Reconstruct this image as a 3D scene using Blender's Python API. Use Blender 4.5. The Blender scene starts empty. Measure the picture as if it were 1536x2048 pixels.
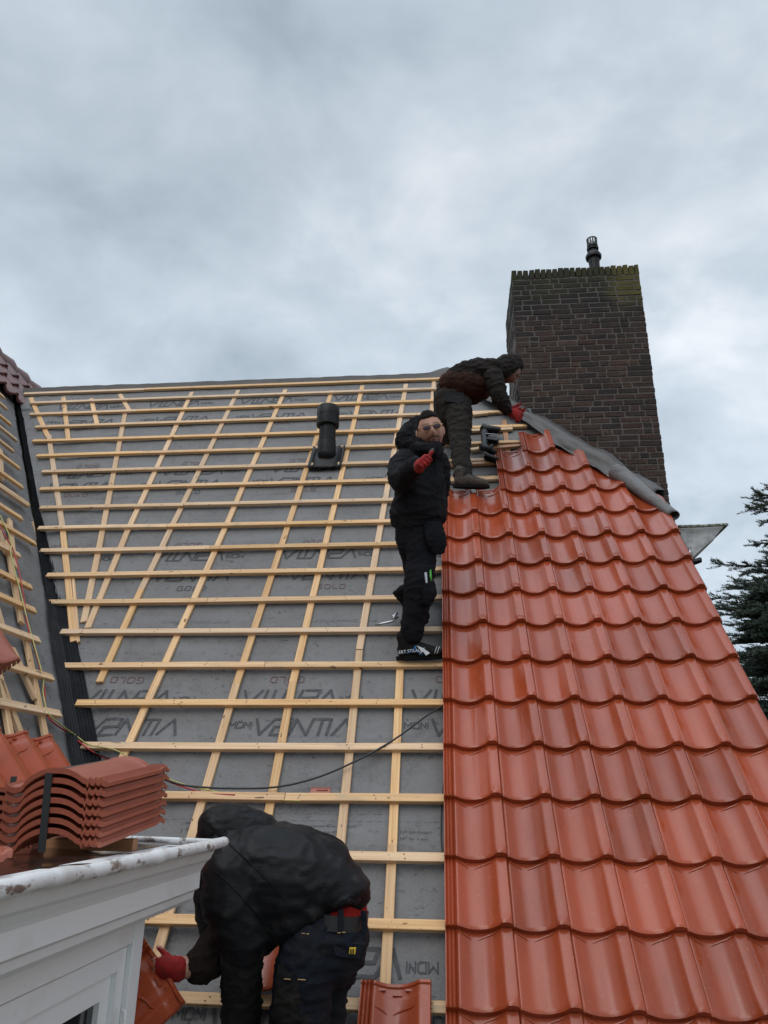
import bpy, bmesh, math, random
from mathutils import Vector as V, Matrix, noise
random.seed(7)
R = math.radians
S = bpy.context.scene
COL = S.collection
# ------------------------------------------------------------ camera
F_PX, CX, CY = 1500.0, 768.0, 1024.0
fw = V((139, 561, F_PX)).normalized()
hx = V((17700, -386, -F_PX)); hx = (hx - hx.dot(fw)*fw).normalized()
zz = fw.cross(hx)
if zz.y > 0: zz = -zz
RM = Matrix((hx, fw, zz))                       # world = RM @ camera(right, down, forward)
camd = bpy.data.cameras.new('camera'); cam = bpy.data.objects.new('camera', camd); COL.objects.link(cam)
camd.sensor_fit = 'HORIZONTAL'; camd.sensor_width = 36; camd.lens = F_PX/1536*36
camd.clip_start = 0.05; camd.clip_end = 3000
c0, c1, c2 = RM @ V((1,0,0)), RM @ V((0,-1,0)), RM @ V((0,0,-1))
cam.matrix_world = Matrix(((c0.x,c1.x,c2.x,0),(c0.y,c1.y,c2.y,0),(c0.z,c1.z,c2.z,0),(0,0,0,1)))
S.camera = cam
# ------------------------------------------------------------ world: overcast sky
SUN_EL, SUN_AZ = 48, 205
W = bpy.data.worlds.new('World'); S.world = W; W.use_nodes = True
nt = W.node_tree; N = nt.nodes; Lk = nt.links; N.clear()
def nn(N_, t, **k):
    n = N_.new(t)
    for a, b in k.items():
        if a == 'inp':
            for i, v in b.items(): n.inputs[i].default_value = v
        else: setattr(n, a, b)
    return n
out = nn(N, 'ShaderNodeOutputWorld'); bg = nn(N, 'ShaderNodeBackground', inp={1: 0.1})
sky = nn(N, 'ShaderNodeTexSky', sky_type='NISHITA', sun_disc=False, sun_elevation=R(SUN_EL), sun_rotation=R(SUN_AZ))
tc = nn(N, 'ShaderNodeTexCoord'); sep = nn(N, 'ShaderNodeSeparateXYZ'); Lk.new(tc.outputs['Generated'], sep.inputs[0])
den = nn(N, 'ShaderNodeMath', operation='ADD', inp={1: 0.28})
mx = nn(N, 'ShaderNodeMath', operation='MAXIMUM', inp={1: 0.0}); Lk.new(sep.outputs[2], mx.inputs[0]); Lk.new(mx.outputs[0], den.inputs[0])
dx = nn(N, 'ShaderNodeMath', operation='DIVIDE'); Lk.new(sep.outputs[0], dx.inputs[0]); Lk.new(den.outputs[0], dx.inputs[1])
dy = nn(N, 'ShaderNodeMath', operation='DIVIDE'); Lk.new(sep.outputs[1], dy.inputs[0]); Lk.new(den.outputs[0], dy.inputs[1])
cmb = nn(N, 'ShaderNodeCombineXYZ'); Lk.new(dx.outputs[0], cmb.inputs[0]); Lk.new(dy.outputs[0], cmb.inputs[1])
n1 = nn(N, 'ShaderNodeTexNoise', inp={'Scale': .95, 'Detail': 6, 'Roughness': 0.5, 'Distortion': 0.35}); Lk.new(cmb.outputs[0], n1.inputs['Vector'])
n2 = nn(N, 'ShaderNodeTexNoise', inp={'Scale': 4.0, 'Detail': 5, 'Roughness': 0.55, 'Distortion': 0.3}); Lk.new(cmb.outputs[0], n2.inputs['Vector'])
mixn = nn(N, 'ShaderNodeMix', data_type='FLOAT', inp={0: 0.25}); Lk.new(n1.outputs[0], mixn.inputs[2]); Lk.new(n2.outputs[0], mixn.inputs[3])
cr = nn(N, 'ShaderNodeValToRGB'); e = cr.color_ramp.elements
e[0].position = 0.40; e[0].color = (4.1, 4.9, 5.7, 1); e[1].position = 0.585; e[1].color = (9.3, 9.7, 10.2, 1)
m_ = e.new(0.50); m_.color = (6.3, 7.2, 8.1, 1)
Lk.new(mixn.outputs[0], cr.inputs[0])
# overcast: brighter towards the zenith, a paler band near the horizon
zr = nn(N, 'ShaderNodeValToRGB'); e = zr.color_ramp.elements
e[0].position = 0.0; e[0].color = (1.15,)*3+(1,); e[1].position = 1.0; e[1].color = (3.0,)*3+(1,)
a = e.new(0.25); a.color = (1.15,)*3+(1,); a = e.new(0.5); a.color = (1.06,)*3+(1,); a = e.new(0.7); a.color = (0.94,)*3+(1,); a = e.new(0.86); a.color = (1.0,)*3+(1,); a = e.new(0.92); a.color = (2.6,)*3+(1,)
Lk.new(sep.outputs[2], zr.inputs[0])
mul = nn(N, 'ShaderNodeMix', data_type='RGBA', blend_type='MULTIPLY', inp={0: 1.0}); Lk.new(cr.outputs[0], mul.inputs[6]); Lk.new(zr.outputs[0], mul.inputs[7])
fin = nn(N, 'ShaderNodeMix', data_type='RGBA', inp={0: 0.93}); Lk.new(sky.outputs[0], fin.inputs[6]); Lk.new(mul.outputs[2], fin.inputs[7])
Lk.new(fin.outputs[2], bg.inputs[0]); Lk.new(bg.outputs[0], out.inputs[0])
sd = bpy.data.lights.new('sun', 'SUN'); sd.energy = 0.9; sd.angle = R(40); sd.color = (1, .97, .92)
so = bpy.data.objects.new('sun', sd); COL.objects.link(so)
az = R(SUN_AZ); el = R(SUN_EL)
sdir = V((math.sin(az)*math.cos(el), math.cos(az)*math.cos(el), math.sin(el)))
so.rotation_euler = sdir.to_track_quat('Z', 'Y').to_euler()
S.view_settings.view_transform = 'Standard'; S.view_settings.look = 'None'; S.view_settings.exposure = 0; S.view_settings.gamma = 1

# ------------------------------------------------------------ geometry helpers
def ray(x, y):
    d = RM @ V((x-CX, y-CY, F_PX)); return d/d.y
def at(x, y, Y): return ray(x, y)*Y
PI54 = R(54); U = V((0, math.cos(PI54), math.sin(PI54))); NRM = V((0, -math.sin(PI54), math.cos(PI54))); X = V((1,0,0)); D0 = 3.5
def pl(s, t, n=0): return X*s + U*t + NRM*(n-D0)         # point of the main roof plane
def st(x, y, n=0):
    d = ray(x, y); P = d*((n-D0)/NRM.dot(d)); return P.x, P.dot(U)
def onx(x, y, Xc): d = ray(x, y); return d*(Xc/d.x)
def onz(x, y, Z): d = ray(x, y); return d*(Z/d.z)
# left wing roof plane holds the valley line and the world Y direction
VA = pl(-5.154, 8.02); VB = pl(-2.127, 2.66)
k_ = (VA.z-VB.z)/(VA.x-VB.x); LU = V((-1, 0, -k_)).normalized(); LN = V((-k_, 0, 1)).normalized()   # LU points up the slope
if LN.z < 0: LN = -LN
LY = V((0, 1, 0))
def lp(x, y, n=0):
    d = ray(x, y); return d*((VB.dot(LN)+n)/LN.dot(d))

class MB:
    def __init__(s): s.v = []; s.f = []
    def add(s, vs, fs):
        o = len(s.v); s.v += [V(p) for p in vs]; s.f += [[i+o for i in f] for f in fs]
    def box(s, c, ax, ay, az_):
        c = V(c); ax, ay, az_ = V(ax), V(ay), V(az_)
        vs = [c+ax*i+ay*j+az_*k for k in (-1,1) for j in (-1,1) for i in (-1,1)]
        s.add(vs, [(0,2,3,1),(4,5,7,6),(0,1,5,4),(2,6,7,3),(0,4,6,2),(1,3,7,5)])
    def aabb(s, a, b):
        a, b = V(a), V(b); c = (a+b)/2; h = (b-a)/2
        s.box(c, (abs(h.x),0,0), (0,abs(h.y),0), (0,0,abs(h.z)))
    def quad(s, *p): s.add(p, [tuple(range(len(p)))])
    def tube(s, pts, r, n=8, side=None, cap=True):
        """pts: points; r: radius, list of radii, or list of (rx, ry)"""
        pts = [V(p) for p in pts]; m = len(pts)
        rr = r if isinstance(r, (list, tuple)) else [r]*m
        up = None; vs = []
        for i, p in enumerate(pts):
            d = (pts[min(i+1, m-1)] - pts[max(i-1, 0)])
            if d.length < 1e-9: d = V((0,0,1))
            d.normalize()
            if side is not None: a = V(side)
            elif up is None: a = V((0,0,1)).cross(d) if abs(d.z) < .9 else V((1,0,0))
            else: a = up
            a = a - a.dot(d)*d
            if a.length < 1e-6: a = V((1,0,0)) - V((1,0,0)).dot(d)*d
            a.normalize(); up = a; b = d.cross(a)
            q = rr[i]; rx, ry = q if isinstance(q, (list, tuple)) else (q, q)
            for j in range(n):
                t = 2*math.pi*j/n; vs.append(p + a*(rx*math.cos(t)) + b*(ry*math.sin(t)))
        fs = [(i*n+j, i*n+(j+1) % n, (i+1)*n+(j+1) % n, (i+1)*n+j) for i in range(m-1) for j in range(n)]
        if cap: fs += [tuple(reversed(range(n))), tuple((m-1)*n+j for j in range(n))]
        s.add(vs, fs)
    def lathe(s, base, axis, prof, n=24, cap=True):
        axis = V(axis).normalized(); s.tube_l(base, axis, prof, n, cap)
    def tube_l(s, base, axis, prof, n, cap):
        a = V((1,0,0)) if abs(axis.x) < .9 else V((0,1,0)); a = (a-a.dot(axis)*axis).normalized(); b = axis.cross(a)
        vs = [V(base)+axis*h+a*(r*math.cos(2*math.pi*j/n))+b*(r*math.sin(2*math.pi*j/n)) for r, h in prof for j in range(n)]
        m = len(prof); fs = [(i*n+j, i*n+(j+1) % n, (i+1)*n+(j+1) % n, (i+1)*n+j) for i in range(m-1) for j in range(n)]
        if cap: fs += [tuple(reversed(range(n))), tuple((m-1)*n+j for j in range(n))]
        s.add(vs, fs)
    def prism(s, poly, off):
        """poly: 3-D outline, off: extrusion vector"""
        n = len(poly); poly = [V(p) for p in poly]; off = V(off)
        s.add(poly+[p+off for p in poly], [tuple(reversed(range(n))), tuple(range(n, 2*n))]+[(i, (i+1) % n, n+(i+1) % n, n+i) for i in range(n)])
    def ell(s, c, ax, ay, az_, seg=16, ring=10):
        c = V(c); ax, ay, az_ = V(ax), V(ay), V(az_); vs = [c+az_]; fs = []
        for i in range(1, ring):
            t = math.pi*i/ring
            for j in range(seg):
                p = 2*math.pi*j/seg; vs.append(c+az_*math.cos(t)+(ax*math.cos(p)+ay*math.sin(p))*math.sin(t))
        vs.append(c-az_); L = len(vs)-1
        for j in range(seg):
            fs.append((0, 1+j, 1+(j+1) % seg)); fs.append((L, L-seg+(j+1) % seg, L-seg+j))
        for i in range(ring-2):
            for j in range(seg):
                a = 1+i*seg+j; b = 1+i*seg+(j+1) % seg; fs.append((a, a+seg, b+seg, b))
        s.add(vs, fs)
    def build(s, name, mat, parent=None, smooth=False, bevel=0, fix=True, auto=None):
        o0 = V((0,0,0)); q_ = parent
        while q_ is not None: o0 = o0 + q_.location; q_ = q_.parent
        me = bpy.data.meshes.new(name); me.from_pydata([p-o0 for p in s.v], [], s.f)
        if fix:
            bm = bmesh.new(); bm.from_mesh(me); bmesh.ops.recalc_face_normals(bm, faces=bm.faces)
            if bevel: bmesh.ops.bevel(bm, geom=[e for e in bm.edges if e.is_manifold and e.calc_face_angle(0) > .5], offset=bevel, segments=1, affect='EDGES')
            bm.to_mesh(me); bm.free()
        me.materials.append(mat)
        if smooth: me.shade_smooth()
        if auto: me.set_sharp_from_angle(angle=R(auto))
        o = bpy.data.objects.new(name, me); COL.objects.link(o); o.parent = parent
        return o
def tag(o, label=None, cat=None, group=None, kind=None):
    if label: o['label'] = label
    if cat: o['category'] = cat
    if group: o['group'] = group
    if kind: o['kind'] = kind
    return o
def empty(name, loc, label, cat, group=None):
    o = bpy.data.objects.new(name, None); COL.objects.link(o); o.location = loc; o.empty_display_size = .1
    return tag(o, label, cat, group)
def new_obj(name, me, M, parent=None):
    o = bpy.data.objects.new(name, me); COL.objects.link(o)
    if parent is not None:
        o.parent = parent; M = Matrix.Translation(-parent.location) @ M
    o.matrix_basis = M; return o
def frame(o, x, y, z):
    return Matrix(((x.x,y.x,z.x,o.x),(x.y,y.y,z.y,o.y),(x.z,y.z,z.z,o.z),(0,0,0,1)))

# ------------------------------------------------------------ materials
def mat(name, base, rough=.6, noise_=None, bump=None, metallic=0, coat=0, coat_rough=.1, extra=None, spec=.5):
    """noise_: list of (scale xyz, detail, lo, hi, colour, coord) layers mixed over the base"""
    m = bpy.data.materials.new(name); m.use_nodes = True; t = m.node_tree; n = t.nodes; l = t.links
    b = n['Principled BSDF']; b.inputs['Roughness'].default_value = rough; b.inputs['Metallic'].default_value = metallic
    b.inputs['Coat Weight'].default_value = coat; b.inputs['Coat Roughness'].default_value = coat_rough; b.inputs['Specular IOR Level'].default_value = spec
    tcn = nn(n, 'ShaderNodeTexCoord')
    col = nn(n, 'ShaderNodeRGB'); col.outputs[0].default_value = (*base, 1); cur = col.outputs[0]
    for ly in (noise_ or []):
        sc, det, lo, hi, c = ly[:5]; typ = ly[5] if len(ly) > 5 else 'noise'
        mp = nn(n, 'ShaderNodeMapping'); mp.inputs['Scale'].default_value = sc if isinstance(sc, tuple) else (sc,)*3
        l.new(tcn.outputs['Object'], mp.inputs[0])
        if len(ly) > 6:
            oi = nn(n, 'ShaderNodeObjectInfo'); ml = nn(n, 'ShaderNodeVectorMath', operation='SCALE'); ml.inputs[0].default_value = (37, 91, 53)
            l.new(oi.outputs['Random'], ml.inputs['Scale']); l.new(ml.outputs[0], mp.inputs['Location'])
        if typ == 'noise':
            tx = nn(n, 'ShaderNodeTexNoise', inp={'Scale': 1.0, 'Detail': det, 'Roughness': .6}); o_ = tx.outputs[0]
        elif typ == 'voronoi':
            tx = nn(n, 'ShaderNodeTexVoronoi', inp={'Scale': 1.0}); o_ = tx.outputs[0]
        l.new(mp.outputs[0], tx.inputs['Vector'])
        mr = nn(n, 'ShaderNodeMapRange', inp={1: lo, 2: hi}); l.new(o_, mr.inputs[0])
        mi = nn(n, 'ShaderNodeMix', data_type='RGBA'); l.new(mr.outputs[0], mi.inputs[0]); l.new(cur, mi.inputs[6]); mi.inputs[7].default_value = (*c, 1); cur = mi.outputs[2]
    l.new(cur, b.inputs['Base Color'])
    if bump:
        last = None
        for sc, det, st_, ds in bump:
            mp = nn(n, 'ShaderNodeMapping'); mp.inputs['Scale'].default_value = sc if isinstance(sc, tuple) else (sc,)*3
            l.new(tcn.outputs['Object'], mp.inputs[0])
            tx = nn(n, 'ShaderNodeTexNoise', inp={'Scale': 1.0, 'Detail': det, 'Roughness': .6}); l.new(mp.outputs[0], tx.inputs['Vector'])
            bp = nn(n, 'ShaderNodeBump', inp={'Strength': st_, 'Distance': ds}); l.new(tx.outputs[0], bp.inputs['Height'])
            if last: l.new(last.outputs[0], bp.inputs['Normal'])
            last = bp
        l.new(last.outputs[0], b.inputs['Normal'])
    if extra: extra(m, n, l, b, tcn, cur)
    return m
def var_rough(lo, hi, sc):
    def f(m, n, l, b, tcn, cur):
        mp = nn(n, 'ShaderNodeMapping'); mp.inputs['Scale'].default_value = sc; l.new(tcn.outputs['Object'], mp.inputs[0])
        tx = nn(n, 'ShaderNodeTexNoise', inp={'Scale': 1.0, 'Detail': 5}); l.new(mp.outputs[0], tx.inputs['Vector'])
        mr = nn(n, 'ShaderNodeMapRange', inp={1: .35, 2: .65, 3: lo, 4: hi}); l.new(tx.outputs[0], mr.inputs[0]); l.new(mr.outputs[0], b.inputs['Roughness'])
    return f
def tile_extra(m, n, l, b, tcn, cur):
    var_rough(.2, .42, (4, 2.5, 2.5))(m, n, l, b, tcn, cur)
    at_ = nn(n, 'ShaderNodeAttribute', attribute_name='tv'); mr = nn(n, 'ShaderNodeMapRange', inp={3: .84, 4: 1.16}); l.new(at_.outputs['Fac'], mr.inputs[0])
    hs = nn(n, 'ShaderNodeHueSaturation'); l.new(mr.outputs[0], hs.inputs['Value']); l.new(cur, hs.inputs['Color']); l.new(hs.outputs[0], b.inputs['Base Color'])
M_tile = mat('glazed_clay', (.335, .059, .020), .28, [((7, 3, 3), 6, .45, .72, (.27, .045, .012)), (55, 4, .64, .78, (.46, .16, .09)), (160, 2, .69, .8, (.5, .24, .17))],
             [((9, 5, 5), 4, .25, .004), (260, 2, .12, .001)], coat=.42, coat_rough=.13, spec=.3, extra=tile_extra)
M_tile_raw = mat('matt_clay', (.33, .085, .048), .48, [((5, 5, 5), 6, .4, .7, (.26, .06, .03)), (90, 3, .62, .75, (.40, .14, .09))], [(220, 3, .15, .001)], coat=.25, coat_rough=.25)
M_tile_old = mat('old_dark_clay', (.15, .045, .036), .45, [(14, 5, .4, .7, (.07, .03, .026)), (60, 3, .6, .75, (.2, .09, .07))], [(120, 3, .3, .002)], coat=.15)
def wood_extra(m, n, l, b, tcn, cur):
    oi = nn(n, 'ShaderNodeObjectInfo'); mr = nn(n, 'ShaderNodeMapRange', inp={3: .82, 4: 1.1}); l.new(oi.outputs['Random'], mr.inputs[0])
    hs = nn(n, 'ShaderNodeHueSaturation'); l.new(mr.outputs[0], hs.inputs['Value']); l.new(cur, hs.inputs['Color'])
    sm = nn(n, 'ShaderNodeMapRange', inp={3: .8, 4: 1.1}); m2 = nn(n, 'ShaderNodeMath', operation='FRACT'); m3 = nn(n, 'ShaderNodeMath', operation='MULTIPLY', inp={1: 7.31})
    l.new(oi.outputs['Random'], m3.inputs[0]); l.new(m3.outputs[0], m2.inputs[0]); l.new(m2.outputs[0], sm.inputs[0]); l.new(sm.outputs[0], hs.inputs['Saturation'])
    l.new(hs.outputs[0], b.inputs['Base Color'])
M_wood = mat('pine_wood', (.76, .50, .27), .6, [((1.6, 90, 60), 5, .42, .62, (.60, .35, .165), 'noise', 1), ((1.1, 12, 12), 4, .50, .72, (.60, .36, .15), 'noise', 1), ((9, 22, 22), 2, .69, .73, (.19, .095, .035), 'noise', 1),
              ((70, 70, 70), 2, .70, .74, (.16, .11, .07), 'noise', 1), ((2.3, 8, 8), 3, .6, .74, (.45, .33, .2), 'noise', 1)], [((3, 120, 90), 4, .3, .0015)], extra=wood_extra)
M_wood2 = mat('wet_reddish_wood', (.46, .22, .10), .5, [((1.6, 90, 60), 5, .42, .62, (.34, .15, .06), 'noise', 1), ((9, 22, 22), 2, .68, .73, (.14, .06, .03), 'noise', 1)], [((3, 120, 90), 4, .3, .0015)])
M_under = mat('grey_underlay_fabric', (.155, .150, .148), .72, [(1.7, 6, .42, .66, (.20, .196, .196)), ((7, 3, 3), 6, .50, .72, (.105, .103, .104)), (70, 4, .35, .65, (.178, .174, .174)), (300, 2, .55, .7, (.23, .23, .235)), (25, 4, .62, .72, (.08, .08, .08)), ((1.2, 5, 5), 5, .5, .7, (.20, .20, .205))],
              [(3.5, 5, .7, .035), (14, 4, .35, .012), (180, 3, .3, .002)], spec=.3)
M_memb = mat('brown_grey_membrane', (.072, .066, .064), .5, [(5, 5, .4, .7, (.055, .048, .045)), (60, 4, .6, .7, (.11, .10, .097))], [(7, 4, .35, .012), (200, 2, .15, .001)], spec=.5)
M_print = mat('dark_print', (.05, .051, .055), .75, [(40, 4, .4, .75, (.085, .087, .093))])
M_printg = mat('red_print', (.14, .06, .065), .75, [(60, 4, .4, .75, (.12, .10, .105))])
M_printw = mat('pale_print', (.20, .21, .22), .75, [(60, 4, .4, .7, (.15, .155, .165))])
M_brick = mat('dark_brown_brick', (.058, .034, .029), .85, None, [(60, 5, .7, .008), (200, 3, .4, .002)], spec=.3)
M_mortar = mat('grey_mortar', (.125, .108, .098), .9, [(20, 5, .4, .7, (.10, .085, .078))], [(120, 4, .6, .004)], spec=.2)
M_black = mat('black_plastic', (.009, .009, .010), .45, [(30, 4, .55, .75, (.03, .03, .032))], [(80, 3, .1, .001)], spec=.25)
M_valley = mat('ribbed_dark_zinc', (.010, .011, .014), .6, [(8, 5, .5, .75, (.025, .027, .032))], [(40, 3, .15, .002)], spec=.2)
M_lead = mat('crumpled_lead', (.19, .22, .235), .5, [(30, 5, .45, .7, (.1, .12, .13))], [(45, 4, .8, .01)], metallic=.3)
M_white = mat('white_paint', (.80, .80, .80), .45, [(5, 6, .56, .8, (.66, .64, .61)), (45, 4, .69, .76, (.5, .46, .42))], [(60, 3, .15, .002)])
M_dirty = mat('dirty_white_enamel', (.80, .80, .80), .3, [((22, 9, 22), 8, .575, .63, (.2, .16, .13)), (7, 5, .5, .7, (.6, .58, .56)), ((70, 70, 70), 5, .64, .68, (.10, .08, .07))], [(30, 4, .5, .006)])
M_bitumen = mat('wet_brown_bitumen', (.040, .028, .021), .16, [(12, 5, .45, .7, (.075, .05, .032)), (3, 4, .5, .7, (.025, .019, .016))], [(9, 4, .35, .01)], coat=.5)
M_gut = mat('grey_painted_gutter', (.48, .48, .48), .5, [(9, 5, .45, .7, (.17, .17, .165)), (40, 4, .6, .7, (.32, .32, .31))], [(60, 3, .1, .002)])
M_gutedge = mat('mossy_gutter_edge', (.38, .38, .36), .8, [(45, 4, .45, .6, (.09, .1, .05))], [(90, 4, .8, .006)])
M_glass = mat('window_glass', (.02, .023, .024), .05, spec=.8)
M_wall = mat('house_brick_wall', (.17, .09, .065), .85, [((6, 6, 16), 3, .45, .6, (.12, .06, .045))], [(60, 4, .5, .005)])
M_ground = mat('garden_ground', (.06, .075, .035), .95, [(3, 6, .4, .7, (.09, .085, .06)), (.4, 4, .45, .6, (.045, .06, .025))], [(20, 4, .6, .03)])
def cloth(name, c, c2, rough=.85, wr=.5, dirt=None, scl=11):
    ly = [(6, 5, .4, .7, c2)]
    if dirt: ly.append((9, 6, .55, .75, dirt)); ly.append((140, 3, .72, .76, (.15, .14, .13)))
    return mat(name, c, rough, ly, [((scl, scl*.8, scl*1.6), 4, wr, .02), (420, 2, .25, .001)], spec=.12)
M_jack1 = cloth('black_softshell', (.009, .009, .011), (.015, .015, .019), .8)
M_trou1 = cloth('black_work_trousers', (.007, .007, .010), (.012, .012, .015), .85, .5)
M_jack2 = cloth('dark_grey_softshell', (.026, .022, .020), (.014, .011, .010), .8)
M_jack2b = cloth('rusty_brown_cloth', (.022, .013, .010), (.060, .022, .012), .85)
M_trou2 = cloth('dark_grey_work_trousers', (.030, .027, .025), (.042, .038, .035), .8, .5)
M_jack3 = cloth('wet_black_jacket', (.010, .010, .011), (.016, .016, .018), .42, .45, (.036, .035, .034), 6)
M_sleeve3 = cloth('charcoal_sleeve', (.022, .021, .022), (.036, .031, .031), .9, .6)
M_brownsl = cloth('dark_brown_sleeve', (.016, .011, .009), (.03, .021, .017), .9, .5)
M_trou3 = cloth('dark_navy_trousers', (.009, .012, .020), (.016, .016, .019), .8, .5, (.030, .022, .016), 13)
M_pad = cloth('knee_patch_cloth', (.012, .012, .013), (.035, .028, .022), .85, .7)
M_redcl = cloth('red_cloth', (.33, .018, .014), (.24, .012, .01), .8, .7, None, 25)
M_glove = mat('red_knit_glove', (.33, .010, .010), .85, [(30, 4, .4, .7, (.19, .008, .008))], [(300, 2, .5, .002)])
M_glovb = mat('black_glove_coating', (.02, .016, .015), .6)
M_boot = mat('black_boot_leather', (.008, .008, .008), .75, [(14, 5, .5, .75, (.022, .019, .017))], [(60, 4, .4, .003)], spec=.15)
M_boot2 = mat('muddy_brown_boot', (.035, .027, .021), .75, [(20, 5, .45, .7, (.07, .052, .038))], [(70, 4, .6, .004)])
M_sole = mat('black_rubber_sole', (.006, .006, .006), .8, spec=.15)
M_gold = mat('gold_wire', (.5, .30, .16), .4, metallic=1)
M_lens = mat('purple_tinted_lens', (.06, .035, .05), .15, spec=.4)
M_silver = mat('bright_steel', (.45, .46, .48), .3, metallic=.9)
M_green = mat('green_plastic', (.08, .42, .05), .4)
M_yellow = mat('yellow_label', (.62, .42, .03), .6)
M_blue = mat('blue_trim', (.02, .13, .32), .5)
M_whitep = mat('white_print', (.62, .63, .66), .5)
M_strap = mat('black_strap', (.03, .033, .035), .45)
M_bark = mat('conifer_bark', (.045, .036, .03), .9)
M_needle = mat('conifer_needles', (.034, .056, .040), .7, [(.9, 3, .4, .65, (.045, .066, .043)), (5, 3, .5, .7, (.02, .034, .028))])
M_cr = mat('red_cable_sheath', (.38, .012, .015), .4); M_cy = mat('yellow_green_cable_sheath', (.42, .40, .12), .4); M_ck = mat('black_cable_sheath', (.012, .012, .014), .4)
M_hair = mat('black_hair', (.008, .006, .005), .85, None, [(260, 3, .8, .004)], spec=.15)
def skin_extra(m, n, l, b, tcn, cur):
    a_ = nn(n, 'ShaderNodeAttribute', attribute_name='hc'); l.new(a_.outputs['Color'], b.inputs['Base Color'])
    b.inputs['Subsurface Weight'].default_value = .08; b.inputs['Subsurface Scale'].default_value = .01
M_skin = mat('skin', (.42, .21, .14), .5, extra=skin_extra)
M_skinp = mat('bare_wrist_skin', (.46, .25, .18), .55)
# moss on the chimney head is a real stain with a shape of its own
def brick_extra(m, n, l, b, tcn, cur):
    at_ = nn(n, 'ShaderNodeAttribute', attribute_name='bc')
    tx = nn(n, 'ShaderNodeTexNoise', inp={'Scale': 45, 'Detail': 5}); l.new(tcn.outputs['Object'], tx.inputs[0])
    mr = nn(n, 'ShaderNodeMapRange', inp={1: .35, 2: .7, 3: .6, 4: 1.5}); l.new(tx.outputs[0], mr.inputs[0])
    mm = nn(n, 'ShaderNodeMix', data_type='RGBA', blend_type='MULTIPLY', inp={0: 1.0}); l.new(at_.outputs['Color'], mm.inputs[6]); l.new(mr.outputs[0], mm.inputs[7])
    cur = mm.outputs[2]
    sp = nn(n, 'ShaderNodeSeparateXYZ'); l.new(tcn.outputs['Object'], sp.inputs[0])
    def zone(ax, lo, hi, sc, nlo, nhi, colr, cur, ax2=None):
        z = nn(n, 'ShaderNodeMapRange', inp={1: lo, 2: hi}); l.new(sp.outputs[ax], z.inputs[0]); v = z.outputs[0]
        if ax2:
            z2 = nn(n, 'ShaderNodeMapRange', inp={1: ax2[1], 2: ax2[2]}); l.new(sp.outputs[ax2[0]], z2.inputs[0])
            mu = nn(n, 'ShaderNodeMath', operation='MULTIPLY'); l.new(v, mu.inputs[0]); l.new(z2.outputs[0], mu.inputs[1]); v = mu.outputs[0]
        t2 = nn(n, 'ShaderNodeTexNoise', inp={'Scale': sc, 'Detail': 6, 'Roughness': .65}); l.new(tcn.outputs['Object'], t2.inputs[0])
        ad = nn(n, 'ShaderNodeMath', operation='ADD'); l.new(v, ad.inputs[0]); l.new(t2.outputs[0], ad.inputs[1])
        q = nn(n, 'ShaderNodeMapRange', inp={1: nlo, 2: nhi}); l.new(ad.outputs[0], q.inputs[0])
        mi = nn(n, 'ShaderNodeMix', data_type='RGBA'); l.new(q.outputs[0], mi.inputs[0]); l.new(cur, mi.inputs[6]); mi.inputs[7].default_value = (*colr, 1); return mi.outputs[2]
    cur = zone(2, 2.0, 3.5, 3.0, .80, 1.30, (.016, .015, .015), cur)                 # soot
    cur = zone(2, 2.6, 3.5, 4.0, .95, 1.35, (.030, .031, .013), cur)                # green algae
    cur = zone(2, 2.4, 3.1, 6.0, 1.08, 1.55, (.085, .072, .020), cur, (0, .75, 1.15))   # yellow moss by the right corner
    l.new(cur, b.inputs['Base Color'])
M_brick = mat('dark_brown_brick', (.058, .034, .029), .85, None, [(60, 5, .7, .008), (200, 3, .4, .002)], spec=.3, extra=brick_extra)

# ============================================================ SETTING
g = MB(); g.quad((-1500,-1500,-5.6), (1500,-1500,-5.6), (1500,1500,-5.6), (-1500,1500,-5.6))
tag(g.build('ground', M_ground, fix=False), kind='structure')

# ============================================================ HOUSE
house = empty('house', (0,0,0), 'steep roofed house being re-tiled, grey underlay with pine battens and orange tiles on the right', 'house')
T_TOP = 8.10; S_VERGE = 1.80
HIP0 = (.12, 8.10); HIP1 = (1.812, 5.087)
def val_s(t): return -5.154+(8.02-t)/(8.02-2.66)*(5.154-2.127)      # valley line on the main plane
def ul_h(s, t):
    """height of the loose underlay above its boards"""
    d = s - val_s(t)
    w = max(0, min(1, (1.5-d)/1.3))
    h = .004*noise.noise(V((s*3, t*3, 0))) + .022*w*noise.noise(V((s*2.3+t*1.6, t*1.2-s, 3))) + .020*w*abs(noise.noise(V((s*4.5+t*3.5, t*2.2-s*2.2, 9))))
    h += .006*math.exp(-((t-6.1)/.5)**2)*math.exp(-((s+.8)/.7)**2)*abs(noise.noise(V((s*9, t*5, 4))))*2
    return min(h-.004*w, .006+.3*max(0, h-.006))
SEAMS = [2.2, 3.72, 5.62, 7.05]
def seam_h(s, t):
    h = 0
    for q in SEAMS:
        qq = q + .03*noise.noise(V((s*1.5, q, 0)))
        if t > qq: h += .006
    return h
u_ = MB(); ts = [-.6+i*.05 for i in range(int((T_TOP+.6)/.05)+1)] + [T_TOP]
for q in SEAMS: ts += [q-.035, q-.012, q+.012, q+.035]
ts = sorted(set(round(t, 4) for t in ts)); NSX = 120
for t in ts:
    s0 = val_s(t)+.05; s1 = S_VERGE-.04
    if t > HIP1[1]: s1 = HIP1[0]+(HIP0[0]-HIP1[0])*(t-HIP1[1])/(HIP0[1]-HIP1[1])
    for i in range(NSX+1):
        s = s0+(s1-s0)*i/NSX; u_.v.append(pl(s, t, ul_h(s, t)+seam_h(s, t)))
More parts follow.
